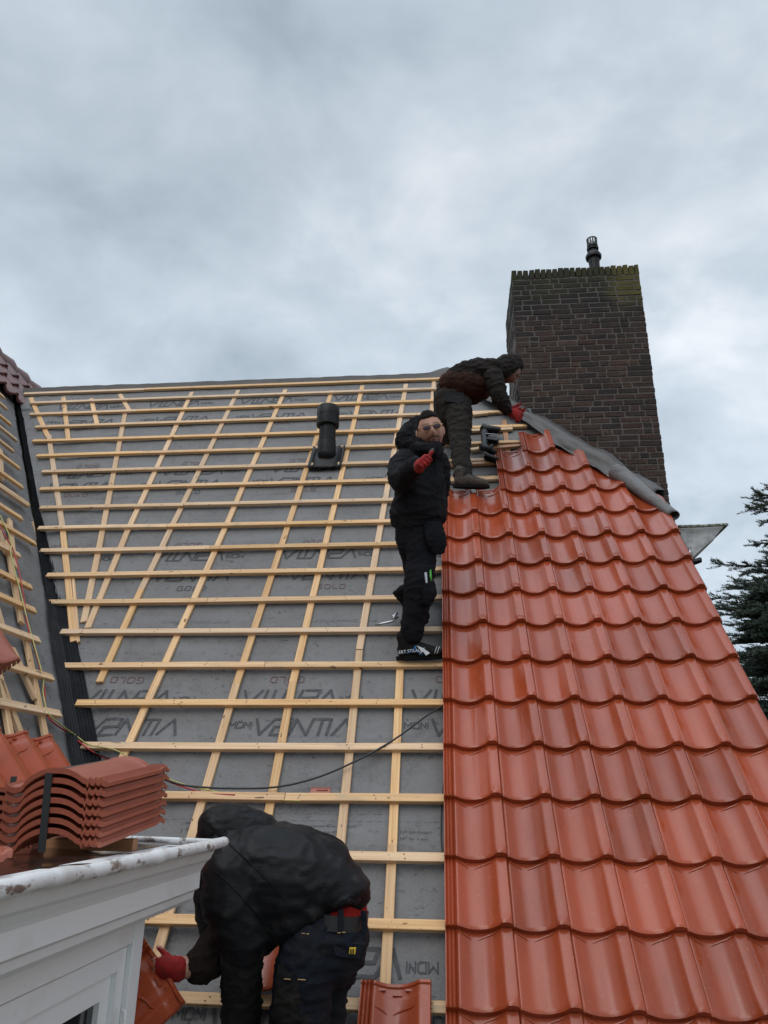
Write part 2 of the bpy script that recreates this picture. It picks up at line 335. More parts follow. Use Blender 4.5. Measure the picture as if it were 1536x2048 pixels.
for j in range(len(ts)-1):
    for i in range(NSX):
        a = j*(NSX+1)+i; u_.f.append((a, a+1, a+NSX+2, a+NSX+1))
# roof boards, rear slope, half hip and left wing as closed solids under the fabric
rf = MB()
RID = pl(0, T_TOP, -.03); EAV = pl(0, -.6, -.03)
def P2(s, t, n=-.03): return pl(s, t, n)
rf.prism([P2(val_s(-.6), -.6), P2(S_VERGE-.04, -.6), P2(S_VERGE-.04, HIP1[1]), P2(*HIP0), P2(val_s(T_TOP), T_TOP)], NRM*-.05)
def mir(p): return V((p.x, 2*RID.y-p.y, p.z))
rf.prism([mir(P2(val_s(T_TOP), T_TOP)), mir(P2(*HIP0)), mir(P2(S_VERGE-.04, HIP1[1])), mir(P2(S_VERGE-.04, -.6)), mir(P2(val_s(-.6), -.6))], V((0,0,-.06)))
h0, h1 = P2(*HIP0, .0), P2(*HIP1, .0)
rf.prism([h0, h1, V((h1.x, mir(h1).y, h1.z))], V((0,0,-.06)))
rf.build('roof_deck', M_memb, house)
# left wing underlay
def lq(Y, tt, n=0):   # tt: distance up the slope from the z of VB
    return V((VB.x, Y, VB.z)) + LU*tt + LN*n
def tt_of(p): return (p-V((VB.x, p.y, VB.z))).dot(LU)
TT0, TT1 = -2.6, tt_of(VA)
def val_y(tt): q = tt/TT1; return VB.y+(VA.y-VB.y)*q
lu = MB(); n1_, n2_ = 90, 70
for j in range(n1_+1):
    tt = TT0+(TT1-TT0)*j/n1_
    for i in range(n2_+1):
        Ya, Yb = -1.5, val_y(tt)-.06
        Y = Ya+(Yb-Ya)*i/n2_
        lu.v.append(lq(Y, tt, .014*noise.noise(V((Y*2.1, tt*1.7, 7)))+.022*abs(noise.noise(V((Y*4, tt*3+Y*2, 2))))-.012))
for j in range(n1_):
    for i in range(n2_):
        a = j*(n2_+1)+i; lu.f.append((a, a+1, a+n2_+2, a+n2_+1))
lu.build('roofing_underlay', M_under, house, smooth=True, fix=False)
ld = MB()
ld.prism([lq(-1.5, TT0, -.03), lq(val_y(TT0), TT0, -.03), lq(VA.y, TT1, -.03), lq(-1.5, TT1, -.03)], LN*-.05)
rx_ = lq(0, TT1, -.03).x
def mirx(p): return V((2*rx_-p.x, p.y, p.z))
ld.prism([mirx(lq(-1.5, TT0, -.03)), mirx(lq(11, TT0, -.03)), mirx(lq(11, TT1, -.03)), mirx(lq(-1.5, TT1, -.03))], V((0,0,-.06)))
ld.prism([lq(VA.y+.05, TT1, -.03), lq(2*RID.y-VB.y, 0, -.03), lq(11, 0, -.03), lq(11, TT1, -.03)], LN*-.05)
ld.build('roof_deck', M_memb, house)
# walls
wl = MB(); ev = pl(0, -.45, -.1); z0 = -5.6
wl.aabb((-1.5, ev.y+.35, z0), (S_VERGE-.12, 2*RID.y-ev.y-.35, ev.z))
lw = lq(0, TT0+.25, -.1)
wl.aabb((2*rx_-lw.x+.1, -1.4, z0), (lw.x-.1, 10.9, lw.z))
gx = S_VERGE-.12
wl.prism([(gx, ev.y+.35, ev.z), (gx, 2*RID.y-ev.y-.35, ev.z), (gx, mir(h1).y, h1.z-.12), (gx, h1.y, h1.z-.12)], (-.22, 0, 0))
wl.build('wall', M_wall, house)

# --- battens
NAIL_M = [mat('rusty_nail_head', (.09, .05, .03), .6)]
def bar(name, a, b, w, h, nrm, m, parent, jit=0):
    a, b = V(a), V(b); x = b-a; L = x.length; x.normalize(); z = V(nrm); z = (z-z.dot(x)*x).normalized(); y = z.cross(x)
    me = bpy.data.meshes.new(name); n = max(2, int(L/.35)); vs = []; fs = []; bow = random.uniform(-1, 1)*jit; sd_ = random.random()*50
    for i in range(n+1):
        q = i/n; o = bow*math.sin(math.pi*q) + .0025*noise.noise(V((q*L*2, sd_, 0)))
        c = .0022
        for (yy, zz_) in ((-w/2, 0), (w/2, 0), (w/2, h-c), (w/2-c, h), (-w/2+c, h), (-w/2, h-c)): vs.append((q*L, yy+o, zz_))
    for i in range(n):
        for j in range(6): fs.append((i*6+j, i*6+(j+1) % 6, (i+1)*6+(j+1) % 6, (i+1)*6+j))
    fs += [tuple(reversed(range(6))), tuple(n*6+j for j in range(6))]
    me.from_pydata(vs, [], fs); bm = bmesh.new(); bm.from_mesh(me); bmesh.ops.recalc_face_normals(bm, faces=bm.faces); bm.to_mesh(me); bm.free()
    if name == 'batten' and L > .5:
        vs2, fs2 = [v.co.copy() for v in me.vertices], [tuple(p.vertices) for p in me.polygons]; nb2 = len(fs2); q = random.uniform(.05, .3)
        while q < L-.04:
            for dd_ in (-.010, .010):
                c_x, c_y = q+random.uniform(-.012, .012), dd_+random.uniform(-.004, .004); b2 = len(vs2)
                oo = bow*math.sin(math.pi*q/L)
                vs2 += [V((c_x+.0042*math.cos(k*math.pi/3), c_y+oo+.0042*math.sin(k*math.pi/3), h+.0012)) for k in range(6)]; fs2.append(tuple(range(b2, b2+6)))
            q += random.uniform(.38, .55)
        me.clear_geometry(); me.from_pydata(vs2, [], fs2); me.materials.append(m); me.materials.append(NAIL_M[0]); me.polygons.foreach_set('material_index', [0]*nb2+[1]*(len(fs2)-nb2))
    else: me.materials.append(m)
    return new_obj(name, me, frame(a, x, y, z), parent)
CH, BH = .020, .026           # counter batten and batten thickness
NB = .014
LE = [(33,794),(48,811),(44,837),(55,863),(49,892),(59,920),(69,953),(66,987),(68,1023),(67,1061),(72,1105),(87,1152),(89,1206),(116,1265),(116,1336),(146,1410),(157,1496),(250,1597),(330,1712),(290,1845),(330,2000)]
BT = []
for k, (x, y) in enumerate(LE):
    s, t = st(x, y+6, NB+CH+BH)
    if k >= 16: t = 2.80-.332*(k-16)
    elif k >= 2: t = 2.80+.3255*(16-k)
    if k == 1: t = 7.66
    if k == 0: t = 7.93
    BT.append(t)
    if k >= 17: s = val_s(t)+.12
    end = .20
    # right-hand ends: covered by the tiles below row 11, free above
    if k <= 3: end = [.02, .06, .06, .62][k]
    if k == 4: end = .80
    if k == 5: end = .93
    if k in (6, 7): end = 1.0
    pieces = [(s, end)]
    if k in (0, 5, 8, 9, 12, 2, 14, 10, 17): 
        j = [-3.5, 0, -3.4, 0, 0, -3.0, 0, 0, -2.3, -2.35, -1.9, 0, -1.75, 0, -1.2, 0, 0, -.9][k]
        pieces = [(s, j-.002), (j+.002, end)]
    for q, (a, b) in enumerate(pieces):
        o1, o2 = random.uniform(-.004, .004), random.uniform(-.004, .004)
        if k == 3 and q == 0: pass
        bar('batten', pl(a, t+o1, NB+CH), pl(b, t+o2, NB+CH), .048, BH, NRM, M_wood, house, .004)
# short batten beside the hip
for (xa, ya, xb, yb, m) in [(946,829,976,826,M_wood), (942,900,962,897,M_wood), (975,897,1045,891,M_wood2), (880,932,995,925,M_wood2), (895,962,1000,957,M_wood), (905,863,1025,858,M_wood)]:
    a = st(xa, ya, .05); b = st(xb, yb, .05); bar('batten', pl(a[0], a[1], NB+CH+.001), pl(b[0], b[1], NB+CH+.001), .046, BH, NRM, m, house)
# counter battens, pixel polylines traced on the plane
CB = [[(384,786),(293,976),(254,1066),(176,1258)], [(477,782),(410,926),(342,1069),(283,1180),(241,1265),(199,1366)], [(571,781),(500,952),(443,1072),(390,1196),(306,1392),(235,1540),(190,1640)],
      [(664,783),(632,873),(592,979),(566,1052),(536,1132),(510,1228),(473,1370),(434,1486),(398,1605),(380,1670),(322,1870),(300,1960)], [(725,773),(699,879),(662,1019),(622,1185),(586,1367),(553,1554),(530,1650),(500,1790),(470,1990)],
      [(812,770),(782,952),(757,1078),(729,1238),(719,1301)], [(719,1303),(710,1384),(700,1503),(681,1691),(655,1850),(635,2040)], [(868,764),(866,823),(858,905),(850,1010)], [(801,1320),(799,1370),(792,1520),(785,1691),(775,1861),(766,2060)],
      [(1008,842),(1016,910)],
      [(62,797),(97,876)], [(98,872),(103,900),(113,965),(126,1060),(138,1160),(148,1285)], [(127,796),(137,880)], [(183,799),(196,856)], [(240,790),(260,824)], [(251,826),(240,910),(222,985),(206,1060),(190,1140),(168,1246)], [(147,1158),(157,1240),(158,1286)]]
for k, poly in enumerate(CB):
    pts = [st(x, y, .02) for x, y in poly]
    a, b = pts[0], pts[-1]
    if len(pts) > 3:                    # a long run is two timbers butted on the way down
        m = pts[len(pts)//2]; segs = [(a, m), (m, b)]
    else: segs = [(a, b)]
    w = .048 if k < 16 else .022
    for (p, q) in segs: bar('counter_batten', pl(p[0], p[1], NB), pl(q[0], q[1], NB), w, CH, NRM, M_wood2 if k == 9 else M_wood, house)
# left wing battens and counters
LB = [(9,794),(14,816),(22,847),(34,879),(28,901),(40,935),(46,973),(59,1008),(45,1036),(72,1086),(41,1110),(64,1173),(72,1220),(80,1279),(107,1354),(122,1426)]
for (x, y) in LB:
    p = lp(x, y, NB+CH+BH); tt = tt_of(p); bar('batten', lq(p.y, tt, NB+CH), lq(.4, tt, NB+CH), .048, BH, LN, M_wood, house, .003)
p = lp(57, 1004, NB+CH+BH); tt = tt_of(p)-.055; bar('batten', lq(p.y-.05, tt, NB+CH), lq(2.0, tt+.01, NB+CH), .04, BH, LN, M_wood, house)
for poly in [[(13,1085),(42,1248)], [(49,1270),(90,1476)], [(23,1297),(70,1401)], [(0,1362),(42,1475)], [(-6,1330),(20,1475)], [(18,1040),(28,1135)], [(0,900),(2,960)], [(-4,1060),(12,1110)], [(-18,1180),(2,1250)]]:
    a, b = lp(*poly[0], .02), lp(*poly[1], .02); bar('counter_batten', a-LN*(.02-NB)+LN*.0, b-LN*(.02-NB), .045, CH, LN, M_wood, house)
# short packing pieces nailed across the valley
for (p1, p2) in [((56,1046),(60,1085)), ((64,1046),(70,1083))]:
    bar('packing_piece', at(*p1, 5.80), at(*p2, 5.74), .035, .02, NRM, M_wood, house)

# --- valley gutter: ribbed strip in the valley
vg = MB(); nseg = 60; W_ = .085; ribs = 9
vd = (VA-VB).normalized(); vn = (NRM+LN).normalized(); vside = vd.cross(vn).normalized()
if vside.x < 0: vside = -vside
base0 = VB - vd*2.2
for i in range(nseg+1):
    p = base0+vd*((VA-base0).length-.02)*(i/nseg)
    wob = .02*noise.noise(V((i*.4, 0, 0)))
    wd = W_ if i < 24 else max(.026, W_-(i-24)*.0046)
    for j in range(ribs*4+1):
        q = j/(ribs*4)*2-1
        lift = abs(q)*wd*.30+(.045 if i < 28 else .022)
        vv = p+vside*(q*wd+wob)+vn*(lift+.012+.005*math.sin(j*math.pi/2)+.004*noise.noise(V((i*.8, j*.1, 5))))
        vg.v.append(vv)
c_ = ribs*4+1
for i in range(nseg):
    for j in range(c_-1): a = i*c_+j; vg.f.append((a, a+1, a+c_+1, a+c_))
vg.build('valley_gutter', M_valley, house, smooth=False, fix=False)

# --- ridge membrane over the main ridge
rm = MB(); nr = 80
for i in range(nr+1):
    s = -5.05+(5.15+.0)*i/nr
    bul = max(0, 1-abs(s-.02)/.22)
    for j in range(11):
        q = j/10; a = math.pi*(q-.5)
        t = T_TOP-.0
        wv = .010*noise.noise(V((s*2.2, j*.5, 0)))+.005*noise.noise(V((s*8, j*.7, 3)))
        base = RID + X*(s-RID.x) + V((0, math.sin(a)*.12, math.cos(a)*.03 + .012 + .09*bul*math.cos(a)))
        if j == 0: base = pl(s, T_TOP-.17, .010)
        if j == 1: base = pl(s, T_TOP-.09, .014+.02*bul)
        rm.v.append(base + V((0, 0, wv)) + NRM*(wv*.6))
for i in range(nr):
    for j in range(10): a = i*11+j; rm.f.append((a, a+1, a+12, a+11))
rm.build('ridge_membrane', M_memb, house, smooth=True, fix=False)

# --- tiles
TW, TL, GA = .2484, .42, .3317
def tile_z(x, y):
    u = x/TW
    if u < 0:
        z = .032
        for gx_ in (-.040, -.024, -.006):
            z -= .010*math.exp(-((x-gx_)/.0030)**2)
    elif u < .76:
        z = .037-.037*(1-abs(2*u/.76-1)**2.3)
        z -= .006*math.exp(-((x-.006)/.004)**2)
    else:
        q = (u-.76)/.24
        z = .037 + .0055*min(1, q/.12) + .003*math.sin(math.pi*q)
        if q > .93: z -= .005*(q-.93)/.07
        z += .010*math.exp(-(y/.036)**2)*math.sin(math.pi*min(1, max(0, q*1.02)))**.6
    if y > .36: z -= .004*min(1, (y-.36)/.008)
    if y > .405: z += .007
    z -= .004*math.exp(-(y/.006)**2)
    return z
XS = [-.05, -.046, -.043, -.040, -.037, -.033, -.027, -.024, -.021, -.016, -.009, -.006, -.003, 0, .003, .006, .010, .015]
XS += [.015+(.76*TW-.015)*i/22 for i in range(1, 23)] + [TW*q for q in (.775, .80, .83, .88, .92, .96, .983, 1.0)]
YS = [0, .003, .008, .014, .022, .032, .045, .06, .09, .13, .17, .21, .25, .29, .33, .355, .362, .37, .385, .402, .408, .42]
def tile_geo(flange=True, thick=.015, lip=.015):
    xs = [x for x in XS if (flange or x >= 0)]; ny = len(YS); nx = len(xs); vs = []; fs = []
    for off in (0, 1):
        for y in YS:
            for x in xs: vs.append(V((x, y, tile_z(x, y)-(off*(thick+(lip if y < .02 else 0))))))
    o = nx*ny
    for j in range(ny-1):
        for i in range(nx-1):
            a = j*nx+i; fs.append((a, a+1, a+nx+1, a+nx)); b = a+o; fs.append((b, b+nx, b+nx+1, b+1))
    for i in range(nx-1): fs.append((i, i+o, i+1+o, i+1)); a = (ny-1)*nx+i; fs.append((a, a+1, a+1+o, a+o))
    for j in range(ny-1): a = j*nx; fs.append((a, a+nx, a+nx+o, a+o)); a = j*nx+nx-1; fs.append((a, a+o, a+nx+o, a+nx))
    # moulded brow ridges below the lap
    mb = MB()
    for arc in ([(.014, .318), (.032, .316), (.050, .309), (.066, .298)], [(.092, .297), (.110, .307), (.135, .315), (.165, .319), (.184, .326)]):
        mb.tube([V((x, y, tile_z(x, y)+.0004)) for x, y in arc], [.0015]+[.0046]*(len(arc)-2)+[.0015], 6)
    # head nibs and locating ribs
    for (xa, xb, yy) in [(.02, .055, .392), (.085, .125, .378), (.14, .17, .392)]:
        mb.box((( xa+xb)/2, yy, tile_z((xa+xb)/2, yy)+.002), ((xb-xa)/2,0,0), (0,.0045,0), (0,0,.004))
    b0 = len(vs); vs += mb.v; fs += [tuple(i+b0 for i in f) for f in mb.f]
    return vs, fs
TG_F = tile_geo(True); TG_N = tile_geo(False)
def tile_mesh_obj(name, placements, m, parent, clips=None):
    """placements: list of (Matrix, flange)"""
    vs, fs, tv = [], [], []
    for Mx, fl in placements:
        g_ = TG_F if fl else TG_N; b = len(vs); vs += [Mx @ p for p in g_[0]]; fs += [tuple(i+b for i in f) for f in g_[1]]; tv += [random.random()]*len(g_[0])
    me = bpy.data.meshes.new(name); me.from_pydata(vs, [], fs); at_ = me.attributes.new('tv', 'FLOAT', 'POINT'); at_.data.foreach_set('value', tv)
    if clips:
        bm = bmesh.new(); bm.from_mesh(me)
        for co, no in clips: bmesh.ops.bisect_plane(bm, geom=bm.verts[:]+bm.edges[:]+bm.faces[:], plane_co=co, plane_no=no, clear_outer=True)
        bm.to_mesh(me); bm.free()
    me.materials.append(m); me.shade_smooth(); me.set_sharp_from_angle(angle=R(38))
    o = bpy.data.objects.new(name, me); COL.objects.link(o); o.parent = parent; return o
TILT = math.atan2(.040, TL); TY = (U*math.cos(TILT)-NRM*math.sin(TILT)); TZ = X.cross(TY)
rows = []
for r in range(-4, 15):
    c0_, c1_ = (0, 6)
    if r == 14: c0_, c1_ = 3, 3
    elif r == 13: c0_, c1_ = 2, 4
    elif r == 12: c0_, c1_ = 2, 5
    for c in range(c0_, c1_+1):
        rot = Matrix.Rotation(random.uniform(-.0035, .0035), 4, 'Z'); n_ = .064+random.uniform(-.0015, .0015)
        # each course lies on the row below: .052 clears the batten at the head, +.03 at the lap
        org = pl(c*TW+random.uniform(-.0008, .0008), 1.436+GA*r, n_+.038)
        rows.append((frame(org, X, TY, TZ) @ rot, c == c0_))
hipdir = (pl(*HIP0)-pl(*HIP1)).normalized(); hn = hipdir.cross(NRM).normalized()
if hn.x < 0: hn = -hn
tile_mesh_obj('tile_covering', rows, M_tile, house, [(pl(*HIP1)+hn*.0, hn)])
# verge side flaps of the last column
vf = MB()
for r in range(-4, 12):
    o0 = pl(7*TW+.004, 1.440+GA*r, .084); hgt = .085
    pts = [o0+TZ*.030, o0+TY*TL+TZ*.030, o0+TY*TL-TZ*(hgt-.01), o0-TZ*hgt]
    if r == 11: pts = [o0+TZ*.030, o0+TY*.06+TZ*.030, o0+TY*.06-TZ*(hgt-.01), o0-TZ*hgt]
    vf.prism(pts, X*.014)
vf.build('verge_flaps', M_tile, house, bevel=.004)
# three tiles already laid on the foot of the left wing
lt = []
LTY = (LU*math.cos(TILT)-LN*math.sin(TILT)); LX = -LY*1.0; LX = LTY.cross(LN)
# the left slope looks towards +X: seen from in front its width axis runs away from the camera
LXv = LTY.cross((LX.cross(LTY)).normalized()).normalized()
if LXv.y < 0: LXv = -LXv
LZv = LXv.cross(LTY).normalized()
if LZv.dot(LN) < 0: LXv = -LXv; LZv = LXv.cross(LTY).normalized()
ph = lp(100, 1474, .07); tth = tt_of(ph)
for c in range(7):
    Yq = ph.y - TW*(c+1) if LXv.y > 0 else ph.y - TW*c
    for r in range(0, 2):
        lt.append((frame(lq(Yq, tth-TL-GA*r, .082), LXv, LTY, LZv), c == 0))
tile_mesh_obj('tile_covering', lt, M_tile, house)
# old dark tiles left along the higher ridge of the left wing
PR = lp(80, 780, .10); TTR = tt_of(PR)
up_ = MB(); up_.prism([lq(-1.5, TT1, -.03), lq(11, TT1, -.03), lq(11, TTR, -.03), lq(-1.5, TTR, -.03)], LN*-.05)
up_.prism([V((2*lq(0,TTR).x-p.x, p.y, p.z)) for p in (lq(-1.5, TT1, -.03), lq(11, TT1, -.03), lq(11, TTR, -.03), lq(-1.5, TTR, -.03))], V((0,0,-.06)))
up_.build('roof_deck', M_memb, house)
ot = []
for c in range(32):
    nrow = 1 if c < 3 else (2 if c < 6 else 3)
    for r in range(nrow):
        Yq = PR.y+.15 - c*TW; ot.append((frame(lq(Yq, TTR-TL+.02-GA*r, .08), LXv, LTY, LZv), c == 0))
od = tile_mesh_obj('old_tile_covering', ot, M_tile_old, house)
rc = MB(); y_ = PR.y+.3
for i in range(22):
    q_ = V((PR.x-.04, 0, PR.z-.02)); rc.tube([q_+V((0, y_, -.08)), q_+V((0, y_-.05, -.07)), q_+V((0, y_-.36, -.095))], [(.125,.125), (.135,.135), (.112,.112)], 16, cap=True)
    y_ -= .33
rc.build('ridge_tile_row', M_tile_old, house, smooth=True, auto=40)

# --- printing on the underlay (flat ink on the fabric)
def stroke(mb, p, q, w, org, sc, rotd):
    (x0, y0), (x1, y1) = p, q; dx_, dy_ = x1-x0, y1-y0; L = math.hypot(dx_, dy_) or 1; nx_, ny_ = -dy_/L*w/2, dx_/L*w/2; ex, ey = dx_/L*w*.35, dy_/L*w*.35
    n = max(1, int(L*sc/.04)); vs = []
    for i in range(n+1):
        q_ = i/n; xx = x0-ex+(dx_+2*ex)*q_; yy = y0-ey+(dy_+2*ey)*q_
        for sg in (1, -1):
            a, b = (xx+nx_*sg)*sc, (yy+ny_*sg)*sc
            if rotd: a, b = -a, -b
            s, t = org[0]+a, org[1]+b; vs.append(pl(s, t, ul_h(s, t)+seam_h(s, t)+.0032))
    mb.add(vs, [(2*i, 2*i+1, 2*i+3, 2*i+2) for i in range(n)])
VENTIA = [[(0,1),(.3,0),(.95,1),(1.85,1),(1.75,.52),(1.0,.5),(.85,0),(1.62,0)], [(1.8,0),(2.08,1),(2.66,0),(2.94,1)], [(2.98,1),(3.72,1)], [(3.42,1),(3.28,0)], [(3.86,1),(3.70,0)], [(3.98,0),(4.62,1),(4.95,0)]]
MDM = [[(0,0),(0,1),(.45,.4),(.9,1),(.9,0)], [(1.15,0),(1.15,1),(1.75,1),(1.95,.8),(1.95,.2),(1.75,0),(1.15,0)], [(2.2,0),(2.2,1),(2.75,.2),(2.8,1)], [(3.05,0),(3.05,1)]]
GOLD = [[(.8,1),(.2,1),(0,.8),(0,.2),(.2,0),(.85,0),(.85,.5),(.5,.5)], [(1.4,0),(2.0,0),(2.15,.2),(2.15,.8),(2.0,1),(1.4,1),(1.25,.8),(1.25,.2),(1.4,0)], [(2.6,1),(2.6,0),(3.3,0)], [(3.7,0),(3.7,1),(4.3,1),(4.5,.8),(4.5,.2),(4.3,0),(3.7,0)]]
def glyphs(mb, G, org, h, w, rotd=False):
    for poly in G:
        for i in range(len(poly)-1): stroke(mb, poly[i], poly[i+1], w/h, org, h, rotd)
pr1 = MB(); pr2 = MB(); pr3 = MB()
def s_at(x, y): return st(x, y)[0]
# (t of normal row, s of a V) and (t of the turned row, s of a V)
NR_ = [(2.92, -1.175), (4.38, -1.20), (5.75, s_at(543, 962)), (7.10, s_at(508, 830)), (1.36, -1.05)]
TR_ = [(3.27, -.715), (4.76, s_at(712, 1108)), (6.10, -1.05), (7.62, s_at(585, 805)), (1.72, -.25)]
def inside(s, t, w):
    lim = S_VERGE if t < HIP1[1] else HIP1[0]+(HIP0[0]-HIP1[0])*(t-HIP1[1])/(HIP0[1]-HIP1[1])
    return s > val_s(t)+.02 and s+w < lim-.1
for (t, s0) in NR_:
    for k in range(-5, 4):
        s = s0+k*1.06
        if inside(s, t, .6): glyphs(pr1, VENTIA, (s, t), .118, .0175)
        if inside(s-.16, t+.04, .12): glyphs(pr1, MDM, (s-.165, t+.05), .045, .007)
        if inside(s+.25, t-.1, .3): glyphs(pr1 if k % 2 else pr2, GOLD, (s+.22, t-.115), .048, .0065)
for (t, s0) in TR_:
    for k in range(-5, 4):
        s = s0+k*1.06
        if inside(s-.6, t-.12, .6): glyphs(pr1, VENTIA, (s, t), .118, .0175, True)
        if inside(s+.02, t-.04, .16): glyphs(pr1, MDM, (s+.165, t-.05), .045, .007, True)
        if inside(s-.5, t+.1, .3): glyphs(pr2, GOLD, (s-.22, t+.115), .048, .0065, True)
for k in range(-34, 12):          # pale registration crosses
    for j in range(0, 68):
        s, t = k*.155+(.0775 if j % 2 else 0)-.03, .5+j*.115
        if inside(s-.05, t, .1) and (j % 12) not in (6, 7):
            glyphs(pr3, [[(-.5,0),(.5,0)], [(0,-.5),(0,.5)]], (s, t), .030, .0024)
for q in (2.36, 3.86, 5.28, 6.72):
    s = val_s(q)+.2
    while s < 1.5:
        if inside(s, q, .05): glyphs(pr3, [[(0,0),(1,0)]], (s, q), .035, .0024)
        s += .05
def text_on(mb, body, s, t, h, wide=1.0, rotd=False):
    cu = bpy.data.curves.new('txt', 'FONT'); cu.body = body; cu.size = h*1.4; o = bpy.data.objects.new('txt', cu); COL.objects.link(o)
    bpy.context.view_layer.update(); me = o.to_mesh(); vs = []
    for v in me.vertices:
        a, b = v.co.x*wide, v.co.y
        if rotd: a, b = -a, -b
        ss, tt_ = s+a, t+b; vs.append(pl(ss, tt_, ul_h(ss, tt_)+seam_h(ss, tt_)+.0034))
    mb.add(vs, [tuple(p.vertices) for p in me.polygons]); o.to_mesh_clear(); bpy.data.objects.remove(o); bpy.data.curves.remove(cu)
for s in (-3.1, -2.05, -1.0, .05): text_on(pr3, 'OVERLAPPING LINE', s, 3.90, .030, 1.35)
for s in (-.95, .1): text_on(pr3, 'OVERLAPPING LINE', s, 2.40, .036, 1.3)
for s in (-2.4, -1.35, -.3): text_on(pr3, 'CE', s, 4.07, .045, 1.2)
pr4 = MB()
for (x, y, tx) in [(800, 1668, 'NT DE GmbH'), (800, 1681, 'NT Sp. z o.o.'), (372, 1650, 'MDM'), (372, 1662, 'MDM')]:
    s, t = st(x, y); text_on(pr4, tx, s, t, .013, 1.5)
for (x, y, tx) in [(600, 1655, 'Aktionsmembran aus DVD'), (600, 1667, 'Membrana aus ZVD')]:
    s, t = st(x, y); text_on(pr4, tx, s, t, .013, 1.5)
nb_ = len(u_.f); mi_ = [0]*nb_
for k_, q_ in ((1, pr1), (2, pr2), (3, pr3), (1, pr4)): u_.add(q_.v, q_.f); mi_ += [k_]*len(q_.f)
uo_ = u_.build('roofing_underlay', M_under, house, smooth=True, fix=False)
for q_ in (M_print, M_printg, M_printw): uo_.data.materials.append(q_)
uo_.data.polygons.foreach_set('material_index', mi_)

# ============================================================ HIP MEMBRANE
hm = MB(); A = P2(*HIP0, .03); B = P2(*HIP1, .03)
# strip draped over the hip: rolled edge to the front, free end curled at the bottom
def hipP(q): return A.lerp(B, q)
hside = hn       # in the roof plane, away from the tiles
HN2 = V((.81, 0, .59))
n_ = 64
for i in range(n_+1):
    q = .13+.80*i/n_; P = hipP(q)
    q_ = i/n_
    wv = .02*noise.noise(V((q*9, 0, 0)))
    lift = .05+.03*math.sin(q*9)**2 + .05*math.exp(-((q-.72)/.06)**2)
    for j in range(17):
        w = j/16*2-1
        wd = .12+.04*noise.noise(V((q*6, 1, 1)))+.04*math.exp(-((q-.25)/.12)**2)
        if w < 0: p = P - hside*(-w*wd) + NRM*(.05*(1-abs(w))**1+.085*abs(w)*.9)
        else: p = P + V((.57, .12, -.80)).normalized()*(w*.20) + V((.8,0,.55))*(.05*(1-w)+.02)
        crown = math.exp(-(w/.35)**2)*lift
        p = p + V((.35, -.5, .75)).normalized()*crown
        p += NRM*(.022*noise.noise(V((q*11+j*.35, j*.3, 2)))-.05*abs(noise.noise(V((q*13-j*.35, j*.15, 8)))))
        hm.v.append(p)
for i in range(n_):
    for j in range(16): a = i*17+j; hm.f.append((a, a+1, a+18, a+17))
hmo = hm.build('hip_membrane', M_memb, None, smooth=True, fix=False)
sm_ = hmo.modifiers.new('s', 'SOLIDIFY'); sm_.thickness = .003
tag(hmo, 'loose brown-grey membrane strip draped down the hip in front of the brick chimney', 'roofing membrane')
# rolled free end
rl = MB(); P0 = at(1240, 946, 6.05); P1 = at(1350, 1029, 5.68)
turns = 30
prof = []
for i in range(turns+1):
    a = 2*math.pi*1.25*i/turns+2.2; r = .064*(1-.18*i/turns); prof.append((a, r))
ax = (P1-P0).normalized(); sx = V((0,0,1)).cross(ax).normalized(); sy = ax.cross(sx)
m2 = 24
for k in range(m2+1):
    q = k/m2; c = P0.lerp(P1, q)
    open_ = (1-q)**1.6
    for (a, r) in prof:
        rr = r*(1+open_*1.0) if a < 5 else r*(1+open_*.6)
        rl.v.append(c+sx*(math.cos(a)*rr*1.05)+sy*(math.sin(a)*rr*.72)+sy*(-.01*q)+NRM*(.004*noise.noise(V((q*6, a*2, 0)))))
for k in range(m2):
    for i in range(turns): a = k*(turns+1)+i; rl.f.append((a, a+1, a+turns+2, a+turns+1))
rlo = rl.build('membrane_roll', M_under, hmo, smooth=True, fix=False)
s2 = rlo.modifiers.new('s', 'SOLIDIFY'); s2.thickness = .003

# half hip gutter seen end on, with its bracket and the black pipe end
Yg = 5.78
gt = empty('hip_gutter', at(1370, 1100, Yg), 'grey box gutter end with mossy edge sticking out beyond the tiled verge', 'gutter')
prof = [(1356,1052),(1452,1050),(1440,1062),(1432,1072),(1428,1080),(1405,1098),(1386,1116),(1377,1100),(1362,1075)]
gm = MB(); gm.prism([at(x, y, Yg) for x, y in prof], V((0, 3.4, 0))); gm.build('trough', M_gut, gt, bevel=.006)
ge = MB(); ge.tube([at(1356,1053,Yg-.03), at(1400,1052,Yg-.035), at(1454,1049,Yg-.03)], .013, 8); ge.tube([at(1454,1049,Yg-.03), at(1454,1049,Yg-.03)+V((0,3.4,0))], .012, 8); ge.build('rim', M_gutedge, gt, smooth=True)
gp = MB(); gp.tube([at(1366,1123,Yg-.34), at(1390,1121,Yg-.18), at(1400,1118,Yg-.04), at(1401,1122,Yg+.02), at(1385,1128,Yg+.05)], .014, 10); gp.build('pipe_end', M_black, gt, smooth=True)
gb = MB(); gb.tube([at(1380,1095,Yg-.03), at(1379,1112,Yg-.05)], .010, 8); gb.build('bracket', M_silver, gt, smooth=True)

